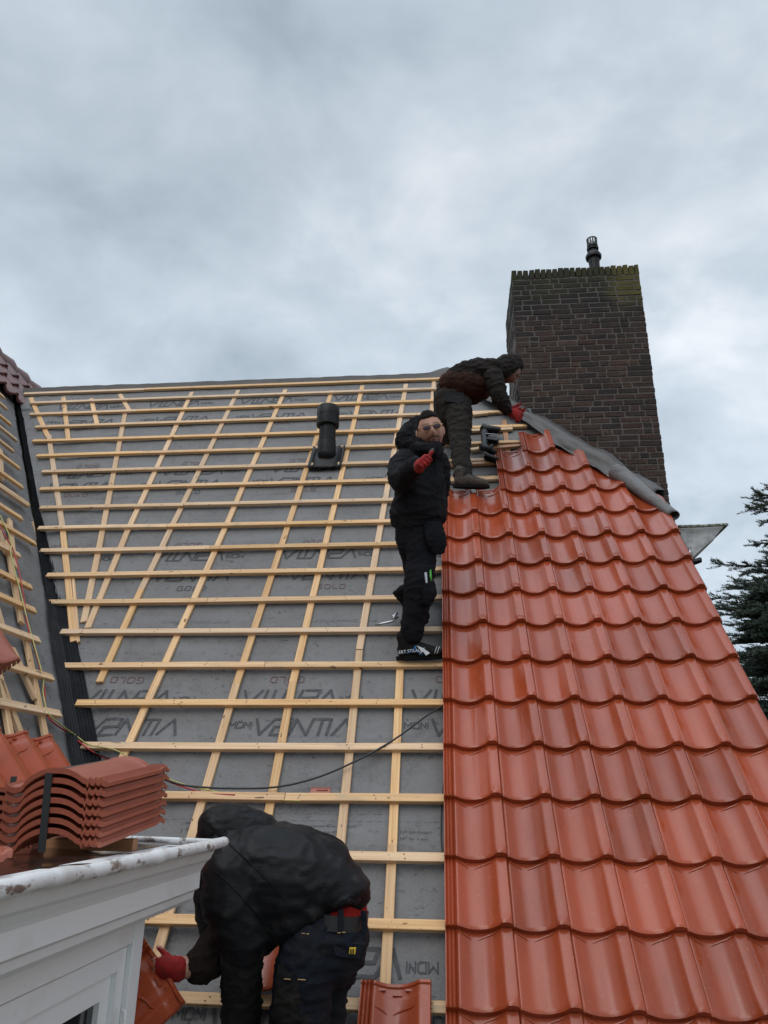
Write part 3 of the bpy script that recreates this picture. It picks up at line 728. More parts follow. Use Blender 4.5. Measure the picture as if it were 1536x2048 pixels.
# ============================================================ CHIMNEY
YC = 6.98
cA = at(1025, 535, YC); cB = at(1271, 517, YC); cC = at(1038, 816, YC); cD = at(1342, 993, YC)
cx0, cx1 = (cA.x+cC.x)/2, (cB.x+cD.x)/2; ztop = (cA.z+cB.z)/2; zbot = 2.0; depth = 1.05
ch = empty('chimney', (cx0, YC, zbot), 'tall dark brown brick chimney with mossy sooty head, behind the hip of the roof', 'chimney')
CH_ = .0665; JT = .0135; nco = int((ztop-.13-zbot)/CH_)-1
core = MB(); core.aabb((cx0+.003, YC+.0035, zbot), (cx1-.003, YC+depth-.003, zbot+nco*CH_+.075)); core.build('mortar_core', M_mortar, ch)
bk = MB(); bcol = []
pal = [(.047,.029,.023), (.038,.025,.020), (.054,.033,.026), (.031,.022,.019), (.064,.037,.028), (.042,.028,.023), (.026,.020,.018), (.046,.026,.021)]
def brick(a, b, face):
    nv = len(bk.v); a, b = V(a), V(b); c = (a+b)/2; h = (b-a)/2
    rr = random.Random(int(nv*7+3))
    n = 5; m = 3
    bk.aabb(a, b)
    for i in range(nv, len(bk.v)): bk.v[i] = bk.v[i]+V((rr.uniform(-.003,.003), rr.uniform(-.003,.003), rr.uniform(-.0025,.0025)))
    bcol.extend([(*rr.choice(pal), 1)]*8)
def course(z, zt, x0, x1, Ya, Yb, axis, seed):
    rr = random.Random(seed); p = 0; L = (x1-x0) if axis == 'x' else (Yb-Ya)
    first = True
    while p < L-.01:
        w = rr.choice([.205, .205, .097]) if not first else rr.choice([.205, .097, .15]); first = False
        w = min(w, L-p)
        if L-p-w < .05: w = L-p
        pj = rr.uniform(-.001, .0045)
        if axis == 'x':
            yield (x0+p, Ya-pj, z), (x0+p+w-JT*(1 if p+w < L-.001 else 0), Ya+.09, zt)
        else:
            yield (x0-pj, Ya+p, z), (x0+.09, Ya+p+w-JT*(1 if p+w < L-.001 else 0), zt)
        p += w
for k in range(nco+1):
    z = zbot+k*CH_; zt = z+CH_-JT
    jx = random.uniform(-.004, .004)
    for a, b in course(z, zt, cx0+jx, cx1+random.uniform(-.004, .004), YC, 0, 'x', k): brick(a, b, 'f')
    for a, b in course(z+.0005, zt-.0005, cx0+jx+.003, 0, YC+.095, YC+depth, 'y', 900+k): brick(a, b, 's')
    for a, b in course(z+.0005, zt-.0005, cx1-.09-.003, 0, YC+.095, YC+depth, 'y', 1900+k): brick(a, b, 's')
zs = zbot+(nco+1)*CH_
xx = cx0
while xx < cx1-.03:
    w = .062; h_ = .125+random.uniform(-.006, .008)
    brick((xx, YC-random.uniform(-.002,.005), zs), (min(xx+w-.009, cx1), YC+.21, zs+h_), 'f'); xx += w+.0015
yy = YC+.22
while yy < YC+depth-.05:
    h_ = .125+random.uniform(-.006, .008)
    brick((cx0, yy, zs), (cx0+.21, yy+.053, zs+h_), 's'); brick((cx1-.21, yy, zs), (cx1, yy+.053, zs+h_), 's'); yy += .0635
bko = bk.build('brickwork', M_brick, ch, fix=False)
ca = bko.data.attributes.new('bc', 'FLOAT_COLOR', 'POINT'); ca.data.foreach_set('color', [x for c in bcol for x in c])
bv = bko.modifiers.new('b', 'BEVEL'); bv.width = .003; bv.segments = 1
# flue terminal
fb = at(1188, 523, YC+.35); fz = fb.z-.03
ft = MB(); ft.lathe((fb.x, YC+.35, zs-.1), (0,0,1), [(.060,0),(.060,fz-zs+.1)], 28); ft.lathe((fb.x, YC+.35, fz), (0,0,1), [(.062,0),(.062,.06),(.088,.07),(.092,.10),(.066,.150),(.050,.165),(.050,.18),(.066,.19),(.068,.215),(.052,.22),(.052,.235)], 28)
fo = ft.build('flue_terminal', M_black, ch, smooth=True, auto=40)
fc = MB()
for i in range(12):
    a = 2*math.pi*i/12; c = V((fb.x+math.cos(a)*.056, YC+.35+math.sin(a)*.056, fz+.285)); r_ = V((math.cos(a), math.sin(a), 0)); t_ = V((-math.sin(a), math.cos(a), 0))
    fc.box(c, r_*.004, t_*.0075, V((0,0,.05)))
for zq in (.235, .335): fc.lathe((fb.x, YC+.35, fz+zq), (0,0,1), [(.050,0),(.062,0),(.062,.010),(.050,.010),(.050,0)], 28, cap=False)
pass
fc.build('slotted_cap', M_strap, fo, bevel=0)
fi = MB(); fi.lathe((fb.x, YC+.35, fz+.235), (0,0,1), [(.022,0),(.022,.09)], 16); fi.build('inner_pipe', M_whitep, fo, smooth=True)
# lead flashing at the foot
lf = MB(); q0 = at(1037, 822, YC-.04)
LFP = [(1036,818),(1060,816),(1063,832),(1058,850),(1040,846)]
nu, nv_ = 8, 8
for i in range(nu+1):
    for j in range(nv_+1):
        x = 1036+26*i/nu; y = 817+34*j/nv_; lf.v.append(at(x, y, YC-.035-.02*j/nv_)+V((.008*noise.noise(V((i, j, 0))), -.02*abs(noise.noise(V((i*.9, j*.9, 4)))), .01*noise.noise(V((i, j, 9))))))
for i in range(nu):
    for j in range(nv_): a = i*(nv_+1)+j; lf.f.append((a, a+1, a+nv_+2, a+nv_+1))
lfo = lf.build('lead_flashing', M_lead, ch, smooth=False, fix=False); lfo.modifiers.new('s', 'SOLIDIFY').thickness = .004

# ============================================================ ROOF VENT
vb = pl(*st(655, 925), .03)
vt = empty('vent_pipe', vb, 'black plastic vent pipe with wide cap standing on the battened grey roof', 'roof vent')
m = MB()
w2, l2 = .15, .20
base = []
for j in range(9):
    for i in range(13):
        x = (i/12*2-1)*w2; y = (j/8*2-1)*l2; dd = math.hypot(x, (y+.02)*.9)
        h = .035+.012*math.cos(i*math.pi) * (1 if i in (0,1,2,10,11,12) else 0)+.045*max(0, 1-dd/.12)
        base.append(vb+X*x+U*y+NRM*h)
m.add(base, [(j*13+i, j*13+i+1, (j+1)*13+i+1, (j+1)*13+i) for j in range(8) for i in range(12)])
o = m.build('flashing_tile', M_black, vt, smooth=True, fix=False, auto=35); o.modifiers.new('s', 'SOLIDIFY').thickness = .012
def zpx(x, y, Y): return at(x, y, Y)
bp = vb+NRM*.05; ptop = at(655, 815, bp.y)
m = MB(); m.ell(bp+V((0,0,.01)), X*.088, V((0,.088,0)), V((0,0,.088)), 28, 14); m.lathe(bp, (0,0,1), [(.087,0),(.086,.10),(.084,.12),(.082,.13)], 28); m.build('swivel_base', M_black, vt, smooth=True, auto=40)
H_ = ptop.z-bp.z
m = MB(); m.lathe(bp+V((0,0,.10)), (0,0,1), [(.079,0),(.079,H_-.18)], 28); m.lathe(bp+V((0,0,.10)), (0,0,1), [(.083,.03),(.083,.05)], 28); m.build('pipe', M_black, vt, smooth=True, auto=40)
m = MB(); m.lathe(bp+V((0,0,H_-.21)), (0,0,1), [(.085,0),(.108,.005),(.110,.02),(.106,.11),(.108,.112),(.108,.20),(.100,.21),(.0,.212)], 32, cap=False); m.build('cap', M_black, vt, smooth=True, auto=40)

# ============================================================ DORMER
tip = at(455, 1688, 2.75); XT = tip.x; XF = XT-.20; zt = tip.z; Y0 = .55
dm = empty('dormer', (XF-.3, 2.0, zt-.8), 'white painted flat roofed dormer with moulded cornice at the bottom left', 'dormer')
m = MB(); zf = at(381, 1812, 2.655).z
prof = [(XT-.03, zt-.005), (XT-.045, zt-.035), (XT-.05, zt-.045), (XT-.062, zt-.055), (XT-.075, zt-.075), (XT-.08, zt-.085), (XT-.08, zf+.045), (XT-.095, zf+.035), (XT-.10, zf+.015), (XT-.115, zf), (XF, zf), (XF, zt-.005)]
m.prism([(x, tip.y-.02, z) for x, z in prof], (0, -(tip.y-.02-Y0), 0)); m.build('cornice', M_white, dm)
m = MB(); n_ = 90; pts = []; rad = []
for i in range(n_+1):
    y = tip.y+(Y0-tip.y)*i/n_; pts.append(V((XT-.012+.003*noise.noise(V((y*5, 0, 0))), y, zt+.006+.006*noise.noise(V((y*3, 5, 0))))))
    rad.append(.017+.0035*noise.noise(V((y*9, 9, 0))) + (.004 if abs(y-2.12) < .03 else 0))
m.tube(pts, rad, 14); m.tube([tip+V((-.012,-.012,.006)), tip+V((-.3,-.01,.012)), tip+V((-.9,-.01,.016))], .010, 10)
m.build('zinc_edge', M_dirty, dm, smooth=True)
m = MB(); nx_, ny_ = 24, 40
for j in range(ny_+1):
    for i in range(nx_+1):
        x = XT-.02-(i/nx_)*.98; y = tip.y-.02-(tip.y-.02-Y0)*j/ny_
        m.v.append(V((x, y, zt-.012+.010*noise.noise(V((x*6, y*5, 0)))+(.012 if i == 0 else 0)+(.02*i/nx_))))
for j in range(ny_):
    for i in range(nx_): a = j*(nx_+1)+i; m.f.append((a, a+1, a+nx_+2, a+nx_+1))
m.build('flat_roof', M_bitumen, dm, smooth=True, fix=False)
# front and cheek
pc = onx(290, 1850, XF)
YF = pc.y
m = MB(); m.aabb((XF-.95, Y0, zt-1.3), (XF-.06, YF-.01, zf+.0)); m.build('dormer_body', M_white, dm)
def fr(y0, y1, za, zb, xo, xi=None):   # board on the front face
    m.aabb((XF-.06 if xi is None else xi, min(y0, y1), min(za, zb)), (XF+xo, max(y0, y1), max(za, zb)))
yp = onx(267, 1891, XF).y
m = MB(); fr(yp, YF, zf-.002, zt-1.3, 0); m.build('corner_post', M_white, dm, bevel=.003)
zh = onx(267, 1891, XF).z; zh2 = onx(29, 1998, XF).z
m = MB(); fr(Y0, yp-.001, zf-.002, zh+.004, -.004); m.build('head_board', M_white, dm, bevel=.003)
# window: outer frame, sash, pane
wy1 = yp-.002; wz1 = zh
g1 = onx(208, 1989, XF-.03); wn = empty('window', (0,0,0), None, None); wn.parent = dm; wn.location = V((0,0,0)); 
for k_ in list(wn.keys()): del wn[k_]
def wbox(name, y0, y1, za, zb, xo, parent, mt=M_white, bev=.003):
    mm_ = MB(); mm_.aabb((XF-.058, y0, zb), (XF+xo, y1, za)); o = mm_.build(name, mt, None, bevel=bev)
    for v in o.data.vertices: v.co -= dm.location
    o.parent = parent; return o
bpy.data.objects.remove(wn)
def frame_mesh(name, y0, y1, za, zb, w, xo, xi, mt, parent):
    """picture-frame in the front plane, y0<y1, za>zb"""
    mm_ = MB()
    mm_.aabb((xi, y0, za-w), (xo, y1, za)); mm_.aabb((xi, y0, zb), (xo, y1, zb+w)); mm_.aabb((xi, y0, zb+w), (xo, y0+w, za-w)); mm_.aabb((xi, y1-w, zb+w), (xo, y1, za-w))
    return mm_.build(name, mt, parent)
zb_ = zt-1.25
win_y = [(1.62, wy1), (.62, 1.60)]
for (ya, yb) in win_y:
    fo_ = frame_mesh('window', ya, yb, wz1-.002, zb_, .055, XF-.018, XF-.058, M_white, dm)
    def sub(o):   # children of a mesh part share the dormer's origin
        o.parent = fo_; return o
    sh = frame_mesh('sash', ya+.056, yb-.056, wz1-.058, zb_+.056, .062, XF-.034, XF-.057, M_white, dm); sub(sh)
    mm_ = MB(); mm_.aabb((XF-.056, ya+.118, zb_+.118), (XF-.050, yb-.118, wz1-.12)); sub(mm_.build('pane', M_glass, dm))
    mm_ = MB(); mm_.aabb((XF-.057, (ya+yb)/2-.018, zb_+.119), (XF-.040, (ya+yb)/2+.018, wz1-.121)); sub(mm_.build('glazing_bar', M_white, dm))
mm_ = MB(); hp = onx(240, 2035, XF); mm_.tube([hp+V((.0,0,.02)), hp+V((.012,0,.015)), hp+V((.014,0,-.03)), hp+V((.002,0,-.035))], .006, 8); mm_.build('hinge', M_white, dm, smooth=True)

# ============================================================ LOOSE TILES
TG_S = tile_geo(True, .011, .004)
tmesh = bpy.data.meshes.new('clay_tile'); tmesh.from_pydata(TG_S[0], [], TG_S[1]); a_ = tmesh.attributes.new('tv', 'FLOAT', 'POINT'); a_.data.foreach_set('value', [.35]*len(TG_S[0]))
tmesh.materials.append(M_tile_raw); tmesh.shade_smooth(); tmesh.set_sharp_from_angle(angle=R(38))
tmesh2 = tmesh.copy(); tmesh2.materials[0] = M_tile
ORD = ['bottom', 'second lowest', 'third lowest', 'middle', 'third highest', 'second highest', 'top']
c1 = onz(8, 1712, zt+.005); c2 = at(196, 1712, 2.16)
wx = V((1, 0, 0)); ly_ = V((.07, .99, .13)).normalized(); wx = (wx-wx.dot(ly_)*ly_).normalized(); wz = wx.cross(ly_)
PITCH = .0262
for k in range(7):
    # upside down: width axis reversed, normal pointing down
    o_ = c2 + wz*(.018+PITCH*k+.032) + V((random.uniform(-.003, .003), random.uniform(-.004, .004), 0))
    Mx = frame(o_ - wx*.05, -wx, ly_, -wz)
    Mx = frame(o_ - wx*.0 , -wx, ly_, -wz) @ Matrix.Translation((.05, 0, 0))
    ob = new_obj('clay_tile', tmesh, Mx)
    tag(ob, 'clay roof tile, %s of the seven-tile strapped stack on the dormer roof' % ORD[k], 'tile', 'tiles in the strapped stack')
sp = MB(); cs = c2 - wx*.165; hh = PITCH*7+.012
sp_pts = [cs+wz*.005-ly_*.004, cs+wz*(hh)-ly_*.004+wz*.016, cs+wz*(hh+.022)+ly_*.03, cs+wz*(hh+.020)+ly_*.42, cs+wz*.0+ly_*.425]
for i in range(4): 
    a, b = sp_pts[i], sp_pts[i+1]; d = (b-a); sp.box((a+b)/2, wx*.011, d/2, (d.cross(wx)).normalized()*.0009)
tag(sp.build('packing_strap', M_strap), 'black packing strap around the stack of tiles on the dormer roof', 'strap')
# timber prop under the back of the stack
pp = bar('timber_prop', c2+V((-.30,.30,-.008)), c2+V((-.02,.30,-.008)), .04, .035, V((0,0,1)), M_wood2, None); tag(pp, 'short timber prop lying under the back of the strapped tile stack', 'timber')
# second stack cut by the left frame edge
for k in range(6):
    o_ = at(48, 1712, 2.45)+V((0,0,.05+PITCH*k)); ob = new_obj('clay_tile', tmesh, frame(o_, -wx, ly_, -wz) @ Matrix.Translation((.03, random.uniform(-.004,.004), 0)))
    tag(ob, 'clay tile, %s of the half hidden stack at the left edge' % ['bottom','second lowest','third lowest','third highest','second highest','top'][k], 'tile', 'tiles in the stack at the left edge')
sp = MB(); cs = at(20, 1600, 2.42)
sp.box(cs+V((0,-.0,.0)), V((.010,0,0)), V((0,0,.07)), V((0,.001,0))); sp.box(cs+V((0,.21,.075)), V((.010,0,0)), V((0,.21,.027)), V((0,-.0001,.001))); tag(sp.build('packing_strap', M_strap), 'black packing strap on the half hidden tile stack at the left edge', 'strap')
# lone piece in the very corner
q_ = at(20, 1728, 1.72); ob = new_obj('clay_tile', tmesh, frame(q_+V((-.06,0,.012)), V((.80,-.6,0)), V((.6,.80,0)), V((0,0,1))) @ Matrix.Rotation(R(4), 4, 'Y') @ Matrix.Translation((-.16,-.40,-.02)))
tag(ob, 'single orange clay tile lying flat on the dormer roof edge in the left corner', 'tile')
# dark stack on the left slope
pd = lp(6, 1366, .05)
for k in range(5):
    ttp = tt_of(pd)
    ob = new_obj('clay_tile', tmesh, frame(lq(pd.y-.30 if LXv.y > 0 else pd.y, ttp+.02, .05+.027*k), LXv, LTY, LZv))
    tag(ob, 'dark wet clay tile, %s of the small stack hooked on the left slope battens' % ['lowest','second lowest','middle','second highest','uppermost'][k], 'tile', 'tiles stacked on the left slope')
# tile hooked on the batten at the bottom of the picture
s_, t_ = st(800, 1978, .07)
ob = new_obj('clay_tile', tmesh2, frame(pl(s_-.115, t_-TL+.02, .105), X, TY, TZ)); tag(ob, 'orange roof tile hooked on the lowest batten beside the tiled area, head end up', 'tile')
# tile standing behind the crouching worker
s_, t_ = st(535, 1990, .05)
ob = new_obj('clay_tile', tmesh2, frame(pl(s_-.13, t_, .10), X, TY, TZ)); tag(ob, 'orange roof tile on the battens seen between the arm and legs of the bending worker', 'tile')
# small chip of tile on the batten
m = MB(); s_, t_ = st(640, 1589, .05); tb = BT[17]+.026
m.box(pl(s_, tb+.014, .045), X*.055, U*.018, NRM*.010); m.box(pl(s_, tb+.030, .052), X*.055, U*.003, NRM*.006); m.box(pl(s_+.01, tb+.015, .057), X*.032, U*.003, NRM*.003)
tag(m.build('tile_fragment', M_tile_raw, bevel=.002), 'small broken clay tile fragment resting on a batten above the bending worker', 'tile fragment')

# ============================================================ CABLES
def catm(pts, n=10):
    P = [pts[0]]+pts+[pts[-1]]; out_ = []
    for i in range(1, len(P)-2):
        for k in range(n):
            t = k/n; a, b, c, d = P[i-1], P[i], P[i+1], P[i+2]
            out_.append(.5*((2*b)+(c-a)*t+(2*a-5*b+4*c-d)*t*t+(3*b-a-3*c+d)*t**3))
    out_.append(P[-2]); return out_
def plp(x, y, n): s, t = st(x, y, n); return pl(s, t, n)
def cable(name, pts, r, m, lab):
    mb = MB(); mb.tube(catm(pts), r, 7); tag(mb.build(name, m, smooth=True), lab, 'cable')
cable('cable', [plp(888,1410,.07), plp(850,1434,.07), plp(790,1478,.065), plp(720,1518,.062), plp(640,1553,.06), plp(560,1573,.06), plp(480,1577,.06), plp(400,1574,.06), plp(350,1566,.06), plp(280,1540,.05), plp(215,1515,.05), plp(170,1498,.04)], .0055, M_ck, 'black cable sagging across the battens from the tiled edge to the tile stack')
cable('cable', [plp(470,1590,.06), plp(410,1586,.055), plp(350,1568,.055), plp(290,1543,.04), plp(240,1527,.03), plp(200,1512,.03), plp(170,1493,.08), plp(140,1468,.06), lp(110,1448,.05), lp(95,1430,.05), lp(90,1400,.04), lp(88,1370,.04), lp(70,1300,.04), lp(55,1250,.06), lp(47,1190,.06), lp(30,1110,.07), lp(12,1075,.07), lp(0,1052,.06)], .0045, M_cr, 'thin red cable running over the valley gutter and up the left slope')
cable('cable', [plp(600,1602,.055), plp(520,1597,.055), plp(430,1583,.055), plp(350,1563,.055), plp(280,1528,.04), plp(230,1500,.09), plp(180,1490,.08), plp(150,1470,.07), lp(115,1444,.06), lp(96,1425,.06), lp(86,1385,.04), lp(85,1350,.05), lp(60,1260,.06), lp(40,1180,.07), lp(22,1110,.07), lp(22,1080,.08), lp(0,1030,.06)], .004, M_cy, 'thin yellow-green cable running beside the red cable over the valley')
cable('cable', [plp(888,1560,.05), plp(884,1600,.02), plp(882,1660,.02), plp(884,1700,.03), plp(890,1740,.05)], .003, M_ck, 'short thin black wire hanging beside the lower edge of the tiled area')

# ============================================================ PEOPLE
def remesh_obj(name, mb, m, root, vox, smooth_it=4, wrinkle=0, wsc=9, dirn=None):
    o = mb.build(name, m, root)
    r_ = o.modifiers.new('r', 'REMESH'); r_.mode = 'VOXEL'; r_.voxel_size = vox; r_.use_smooth_shade = True
    s_ = o.modifiers.new('s', 'SMOOTH'); s_.iterations = smooth_it; s_.factor = .5
    bpy.context.view_layer.update(); dg = bpy.context.evaluated_depsgraph_get(); me = bpy.data.meshes.new_from_object(o.evaluated_get(dg))
    o.modifiers.clear(); old = o.data; o.data = me; me.name = name; bpy.data.meshes.remove(old)
    if not me.materials: me.materials.append(m)
    if wrinkle:
        sd_ = random.random()*40; nr_ = [v.normal.copy() for v in me.vertices]; dd = dirn or V((1, 1, 1.9))
        for v, n_ in zip(me.vertices, nr_):
            p = v.co; w = V((p.x*dd.x, p.y*dd.y, p.z*dd.z))*wsc; w += V((noise.noise(p*4+V((sd_,0,0))), noise.noise(p*4+V((0,sd_,0))), 0))*1.6
            f1 = max(0, 1-abs(noise.noise(w+V((sd_, 0, 0))))*2.4)**1.8; f2 = max(0, 1-abs(noise.noise(w*2.1+V((0, sd_, 0))))*2.2)**1.6; f3 = noise.noise(w*.7+V((7, sd_, 3)))
            v.co = p + n_*(wrinkle*(f1*1.25+f2*.65+f3*.6-.6))
    me.shade_smooth(); return o
def T(mb, pts, side=None, n=16):
    """tube through (point, r) or (point, (rx, ry)) with rounded ends"""
    P = [V(p[0]) for p in pts]; Rr = [p[1] for p in pts]
    # densify
    P2_, R2_ = [], []
    PP = [P[0]]+P+[P[-1]]
    for i in range(1, len(PP)-2):
        for k in range(5):
            t = k/5; a, b, c, d = PP[i-1], PP[i], PP[i+1], PP[i+2]
            P2_.append(.5*((2*b)+(c-a)*t+(2*a-5*b+4*c-d)*t*t+(3*b-a-3*c+d)*t**3))
            r0, r1 = Rr[i-1], Rr[i]; tt_ = t*t*(3-2*t)
            r0 = r0 if isinstance(r0, tuple) else (r0, r0); r1 = r1 if isinstance(r1, tuple) else (r1, r1)
            R2_.append((r0[0]*(1-tt_)+r1[0]*tt_, r0[1]*(1-tt_)+r1[1]*tt_))
    P2_.append(P[-1]); rl_ = Rr[-1]; R2_.append(rl_ if isinstance(rl_, tuple) else (rl_, rl_))
    # end caps
    d0 = (P2_[0]-P2_[1]).normalized(); d1 = (P2_[-1]-P2_[-2]).normalized(); r0, r1 = R2_[0], R2_[-1]
    P2_ = [P2_[0]+d0*min(r0)*.75, P2_[0]+d0*min(r0)*.5]+P2_+[P2_[-1]+d1*min(r1)*.5, P2_[-1]+d1*min(r1)*.75]
    R2_ = [(r0[0]*.35, r0[1]*.35), (r0[0]*.75, r0[1]*.75)]+R2_+[(r1[0]*.75, r1[1]*.75), (r1[0]*.35, r1[1]*.35)]
    mb.tube(P2_, R2_, n, side)
def hand(mb, w, fwd, side, nrm, curls=(60, 70, 50), sc=1.0, thumb=(.8, .45, 0), grow=1.0):
    """wrist w, fingers along fwd, thumb on +side, palm faces nrm"""
    fwd = V(fwd).normalized(); side = V(side); side = (side-side.dot(fwd)*fwd).normalized(); n = fwd.cross(side)
    if n.dot(V(nrm)) < 0: n = -n
    w = V(w)
    T(mb, [(w, (.028*sc*grow, .022*sc*grow)), (w+fwd*.045*sc, (.038*sc*grow, .020*sc*grow)), (w+fwd*.088*sc, (.041*sc*grow, .016*sc*grow))], side=side)
    for i, (off, ln) in enumerate(((.034*grow**.5, .074), (.0115*grow**.5, .082), (-.0115*grow**.5, .077), (-.034*grow**.5, .061))):
        p = w+fwd*(.085*sc)+side*(off*sc); ang = 0; d = fwd; pts = [(p-fwd*.02*sc, .0095*sc*grow), (p, .0098*sc*grow)]
        for q, c in zip((.45, .31, .24), curls):
            ang += R(c+i*3); d = fwd*math.cos(ang)+n*math.sin(ang); p = p+d*(ln*q*sc); pts.append((p, (.0090-.001*q)*sc*grow))
        T(mb, pts, n=10)
    b = w+fwd*.028*sc+side*.028*sc+n*.008*sc; d = (side*thumb[0]+fwd*thumb[1]+n*thumb[2]).normalized(); d2 = (d+fwd*.12-n*.05).normalized()
    T(mb, [(b-d*.012*sc, .016*sc*grow), (b+d*.022*sc, .0135*sc*grow), (b+d*.045*sc, .0115*sc*grow), (b+d*.045*sc+d2*.028*sc, .0095*sc*grow)], n=10)
def boot(root, heel, toe, up, m, lab=None, ankle=.055, soleonly=False):
    """work boot from heel to toe, up = direction out of the sole"""
    heel, toe, up = V(heel), V(toe), V(up); d = (toe-heel); L = d.length; d.normalize(); up = (up-up.dot(d)*d).normalized(); sd_ = d.cross(up)
    b = MB()
    T(b, [(heel+d*.035+up*.062, (.036, .052)), (heel+d*.11+up*.070, (.042, .060)), (heel+d*L*.52+up*.062, (.046, .050)), (heel+d*L*.78+up*.048, (.050, .040)), (heel+d*(L-.035)+up*.042, (.040, .032))], side=sd_)
    T(b, [(heel+d*.065+up*.06, (.040, .048)), (heel+d*.062+up*.12, (.042, .052)), (heel+d*.055+up*.165, (.044, .054))], side=sd_)
    bo = remesh_obj('boot', b, m, root, .006, 2, .0015, 25)
    s_ = MB(); out_ = []
    for k in range(28):
        a = 2*math.pi*k/28; x = math.cos(a); y = math.sin(a); xx_ = L/2+x*(L/2+.004); wdt = .038+.010*max(0, x)-.004*math.exp(-((x+.1)/.3)**2)
        out_.append(heel+d*xx_+sd_*(y*wdt*(1-.25*abs(x)**6))+up*(.006*max(0, x)**3))
    s_.prism(out_, up*.030); so_ = s_.build('sole', M_sole, root, bevel=.004); so_.parent = bo
    # treads under the sole and laces over the instep
    l_ = MB()
    for k in range(5):
        c = heel+d*(.12+.024*k)+up*(.132-.012*k-.0*k); l_.tube([c+sd_*.026, c+up*.006, c-sd_*.026], .0030, 6)
    l2 = l_.build('laces', M_black, root, smooth=True); l2.parent = bo
    return bo
SK = (.43, .22, .15)
def head(name, c, fwd, up, root, scale=1.0, hair=True, skin=SK, neck=None):
    """sculpted head; c = centre between the ears"""
    fwd = V(fwd).normalized(); up = V(up); up = (up-up.dot(fwd)*fwd).normalized(); rt = fwd.cross(up)   # rt: viewer's left when facing
    bm = bmesh.new(); bmesh.ops.create_icosphere(bm, subdivisions=5, radius=1)
    def g(x, y, cx_, cy_, sx_, sy_): return math.exp(-((x-cx_)/sx_)**2-((y-cy_)/sy_)**2)
    cols = {}
    for v in bm.verts:
        x, f_, z = v.co.x, v.co.y, v.co.z          # x sideways, f_ forward, z up
        X_ = x*.078; F_ = f_*.096; Z_ = z*.120
        if z < -.1: k = 1-.30*min(1, (-z-.1)/.9)**1.2; X_ *= k; F_ *= (1-.10*(-z-.1)) if f_ > 0 else (1-.35*(-z-.1))
        if f_ < 0 and z > -.2: F_ *= 1.06
        if f_ > .25:
            F_ = F_*.96
            F_ += .022*g(X_, Z_, 0, -.018, .011, .020)+.010*g(X_, Z_, 0, .008, .008, .022)      # nose
            F_ += .005*g(X_, Z_, -.012, -.026, .007, .007)+.005*g(X_, Z_, .012, -.026, .007, .007)
            F_ -= .010*g(X_, Z_, .032, .014, .016, .011)+.010*g(X_, Z_, -.032, .014, .016, .011)   # eye sockets
            F_ += .005*g(X_, Z_, .030, .032, .022, .008)+.005*g(X_, Z_, -.030, .032, .022, .008)   # brow
            F_ += .006*g(X_, Z_, 0, -.054, .020, .0055)+.007*g(X_, Z_, 0, -.066, .017, .006)-.004*g(X_, Z_, 0, -.060, .02, .0025)    # lips
            F_ += .010*g(X_, Z_, 0, -.098, .022, .016)                                               # chin
            F_ += .004*g(X_, Z_, .045, -.02, .02, .025)+.004*g(X_, Z_, -.045, -.02, .02, .025)
        c_ = V(skin)
        if f_ > .2:
            lip = max(g(X_, Z_, 0, -.055, .020, .004), g(X_, Z_, 0, -.066, .017, .005)); c_ = c_.lerp(V((.32,.11,.09)), min(1, lip*.9))
            mo = g(X_, Z_, 0, -.0605, .017, .0022); c_ = c_.lerp(V((.03,.012,.012)), min(1, mo*1.2))
            br = max(math.exp(-((Z_-.036+.10*abs(abs(X_)-.030))/.0042)**2)*(1 if .014 < abs(X_) < .052 else 0), 0); c_ = c_.lerp(V((.02,.014,.012)), br)
            mu = math.exp(-((Z_+.043+.25*abs(X_)*.6)/.0055)**2)*(1 if abs(X_) < .034 else 0); c_ = c_.lerp(V((.028,.018,.014)), min(1, mu*1.2))
            bd = 1.3*g(X_, Z_, 0, -.092, .026, .020)+1.2*math.exp(-((abs(X_)-.030)/.006)**2)*math.exp(-((Z_+.075)/.022)**2); c_ = c_.lerp(V((.03,.02,.017)), min(.95, bd))
        if Z_ < -.045 and abs(X_) > .035 or Z_ < -.085: c_ = c_.lerp(V((.10,.065,.05)), .55)
        c_ = c_*(1+.10*noise.noise(V((X_*40, F_*40, Z_*40)))); cols[v.index] = c_
        v.co = (rt*X_+fwd*F_+up*Z_)*scale
    # ears
    ears = MB()
    for sg in (-1, 1):
        ec = (rt*(sg*.079)+fwd*-.010+up*-.002)*scale; ears.ell(ec, (fwd*.017-rt*sg*.004)*scale, rt*(sg*.007)*scale, (up*.031+fwd*-.004)*scale, 12, 8)
        ears.ell(ec+(rt*(sg*.004)+fwd*.001)*scale, (fwd*.010)*scale, rt*(sg*.006)*scale, (up*.022)*scale, 10, 6)
    # neck
    nk = MB(); T(nk, [(up*-.07*scale-fwd*.018*scale, .054*scale), (V(neck) if neck else up*-.16*scale-fwd*.03*scale, .057*scale)])
    me = bpy.data.meshes.new(name); bm.to_mesh(me); bm.free()
    nb = len(me.vertices); vs = [v.co.copy() for v in me.vertices]; fs = [tuple(p.vertices) for p in me.polygons]
    for mb_ in (ears, nk): b = len(vs); vs += mb_.v; fs += [tuple(i+b for i in f) for f in mb_.f]
    o0 = root.location; c = V(c)
    allv = [p+c-o0 for p in vs]; cl = [cols.get(i, V(skin)) for i in range(nb)]+[V(skin)]*(len(vs)-nb)
    me2 = bpy.data.meshes.new(name); me2.from_pydata(allv, [], fs); at_ = me2.attributes.new('hc', 'FLOAT_COLOR', 'POINT'); at_.data.foreach_set('color', [q for k in cl for q in (k.x, k.y, k.z, 1)])
    me2.materials.append(M_skin); me2.shade_smooth(); bpy.data.meshes.remove(me)
    ho = bpy.data.objects.new(name, me2); COL.objects.link(ho); ho.parent = root
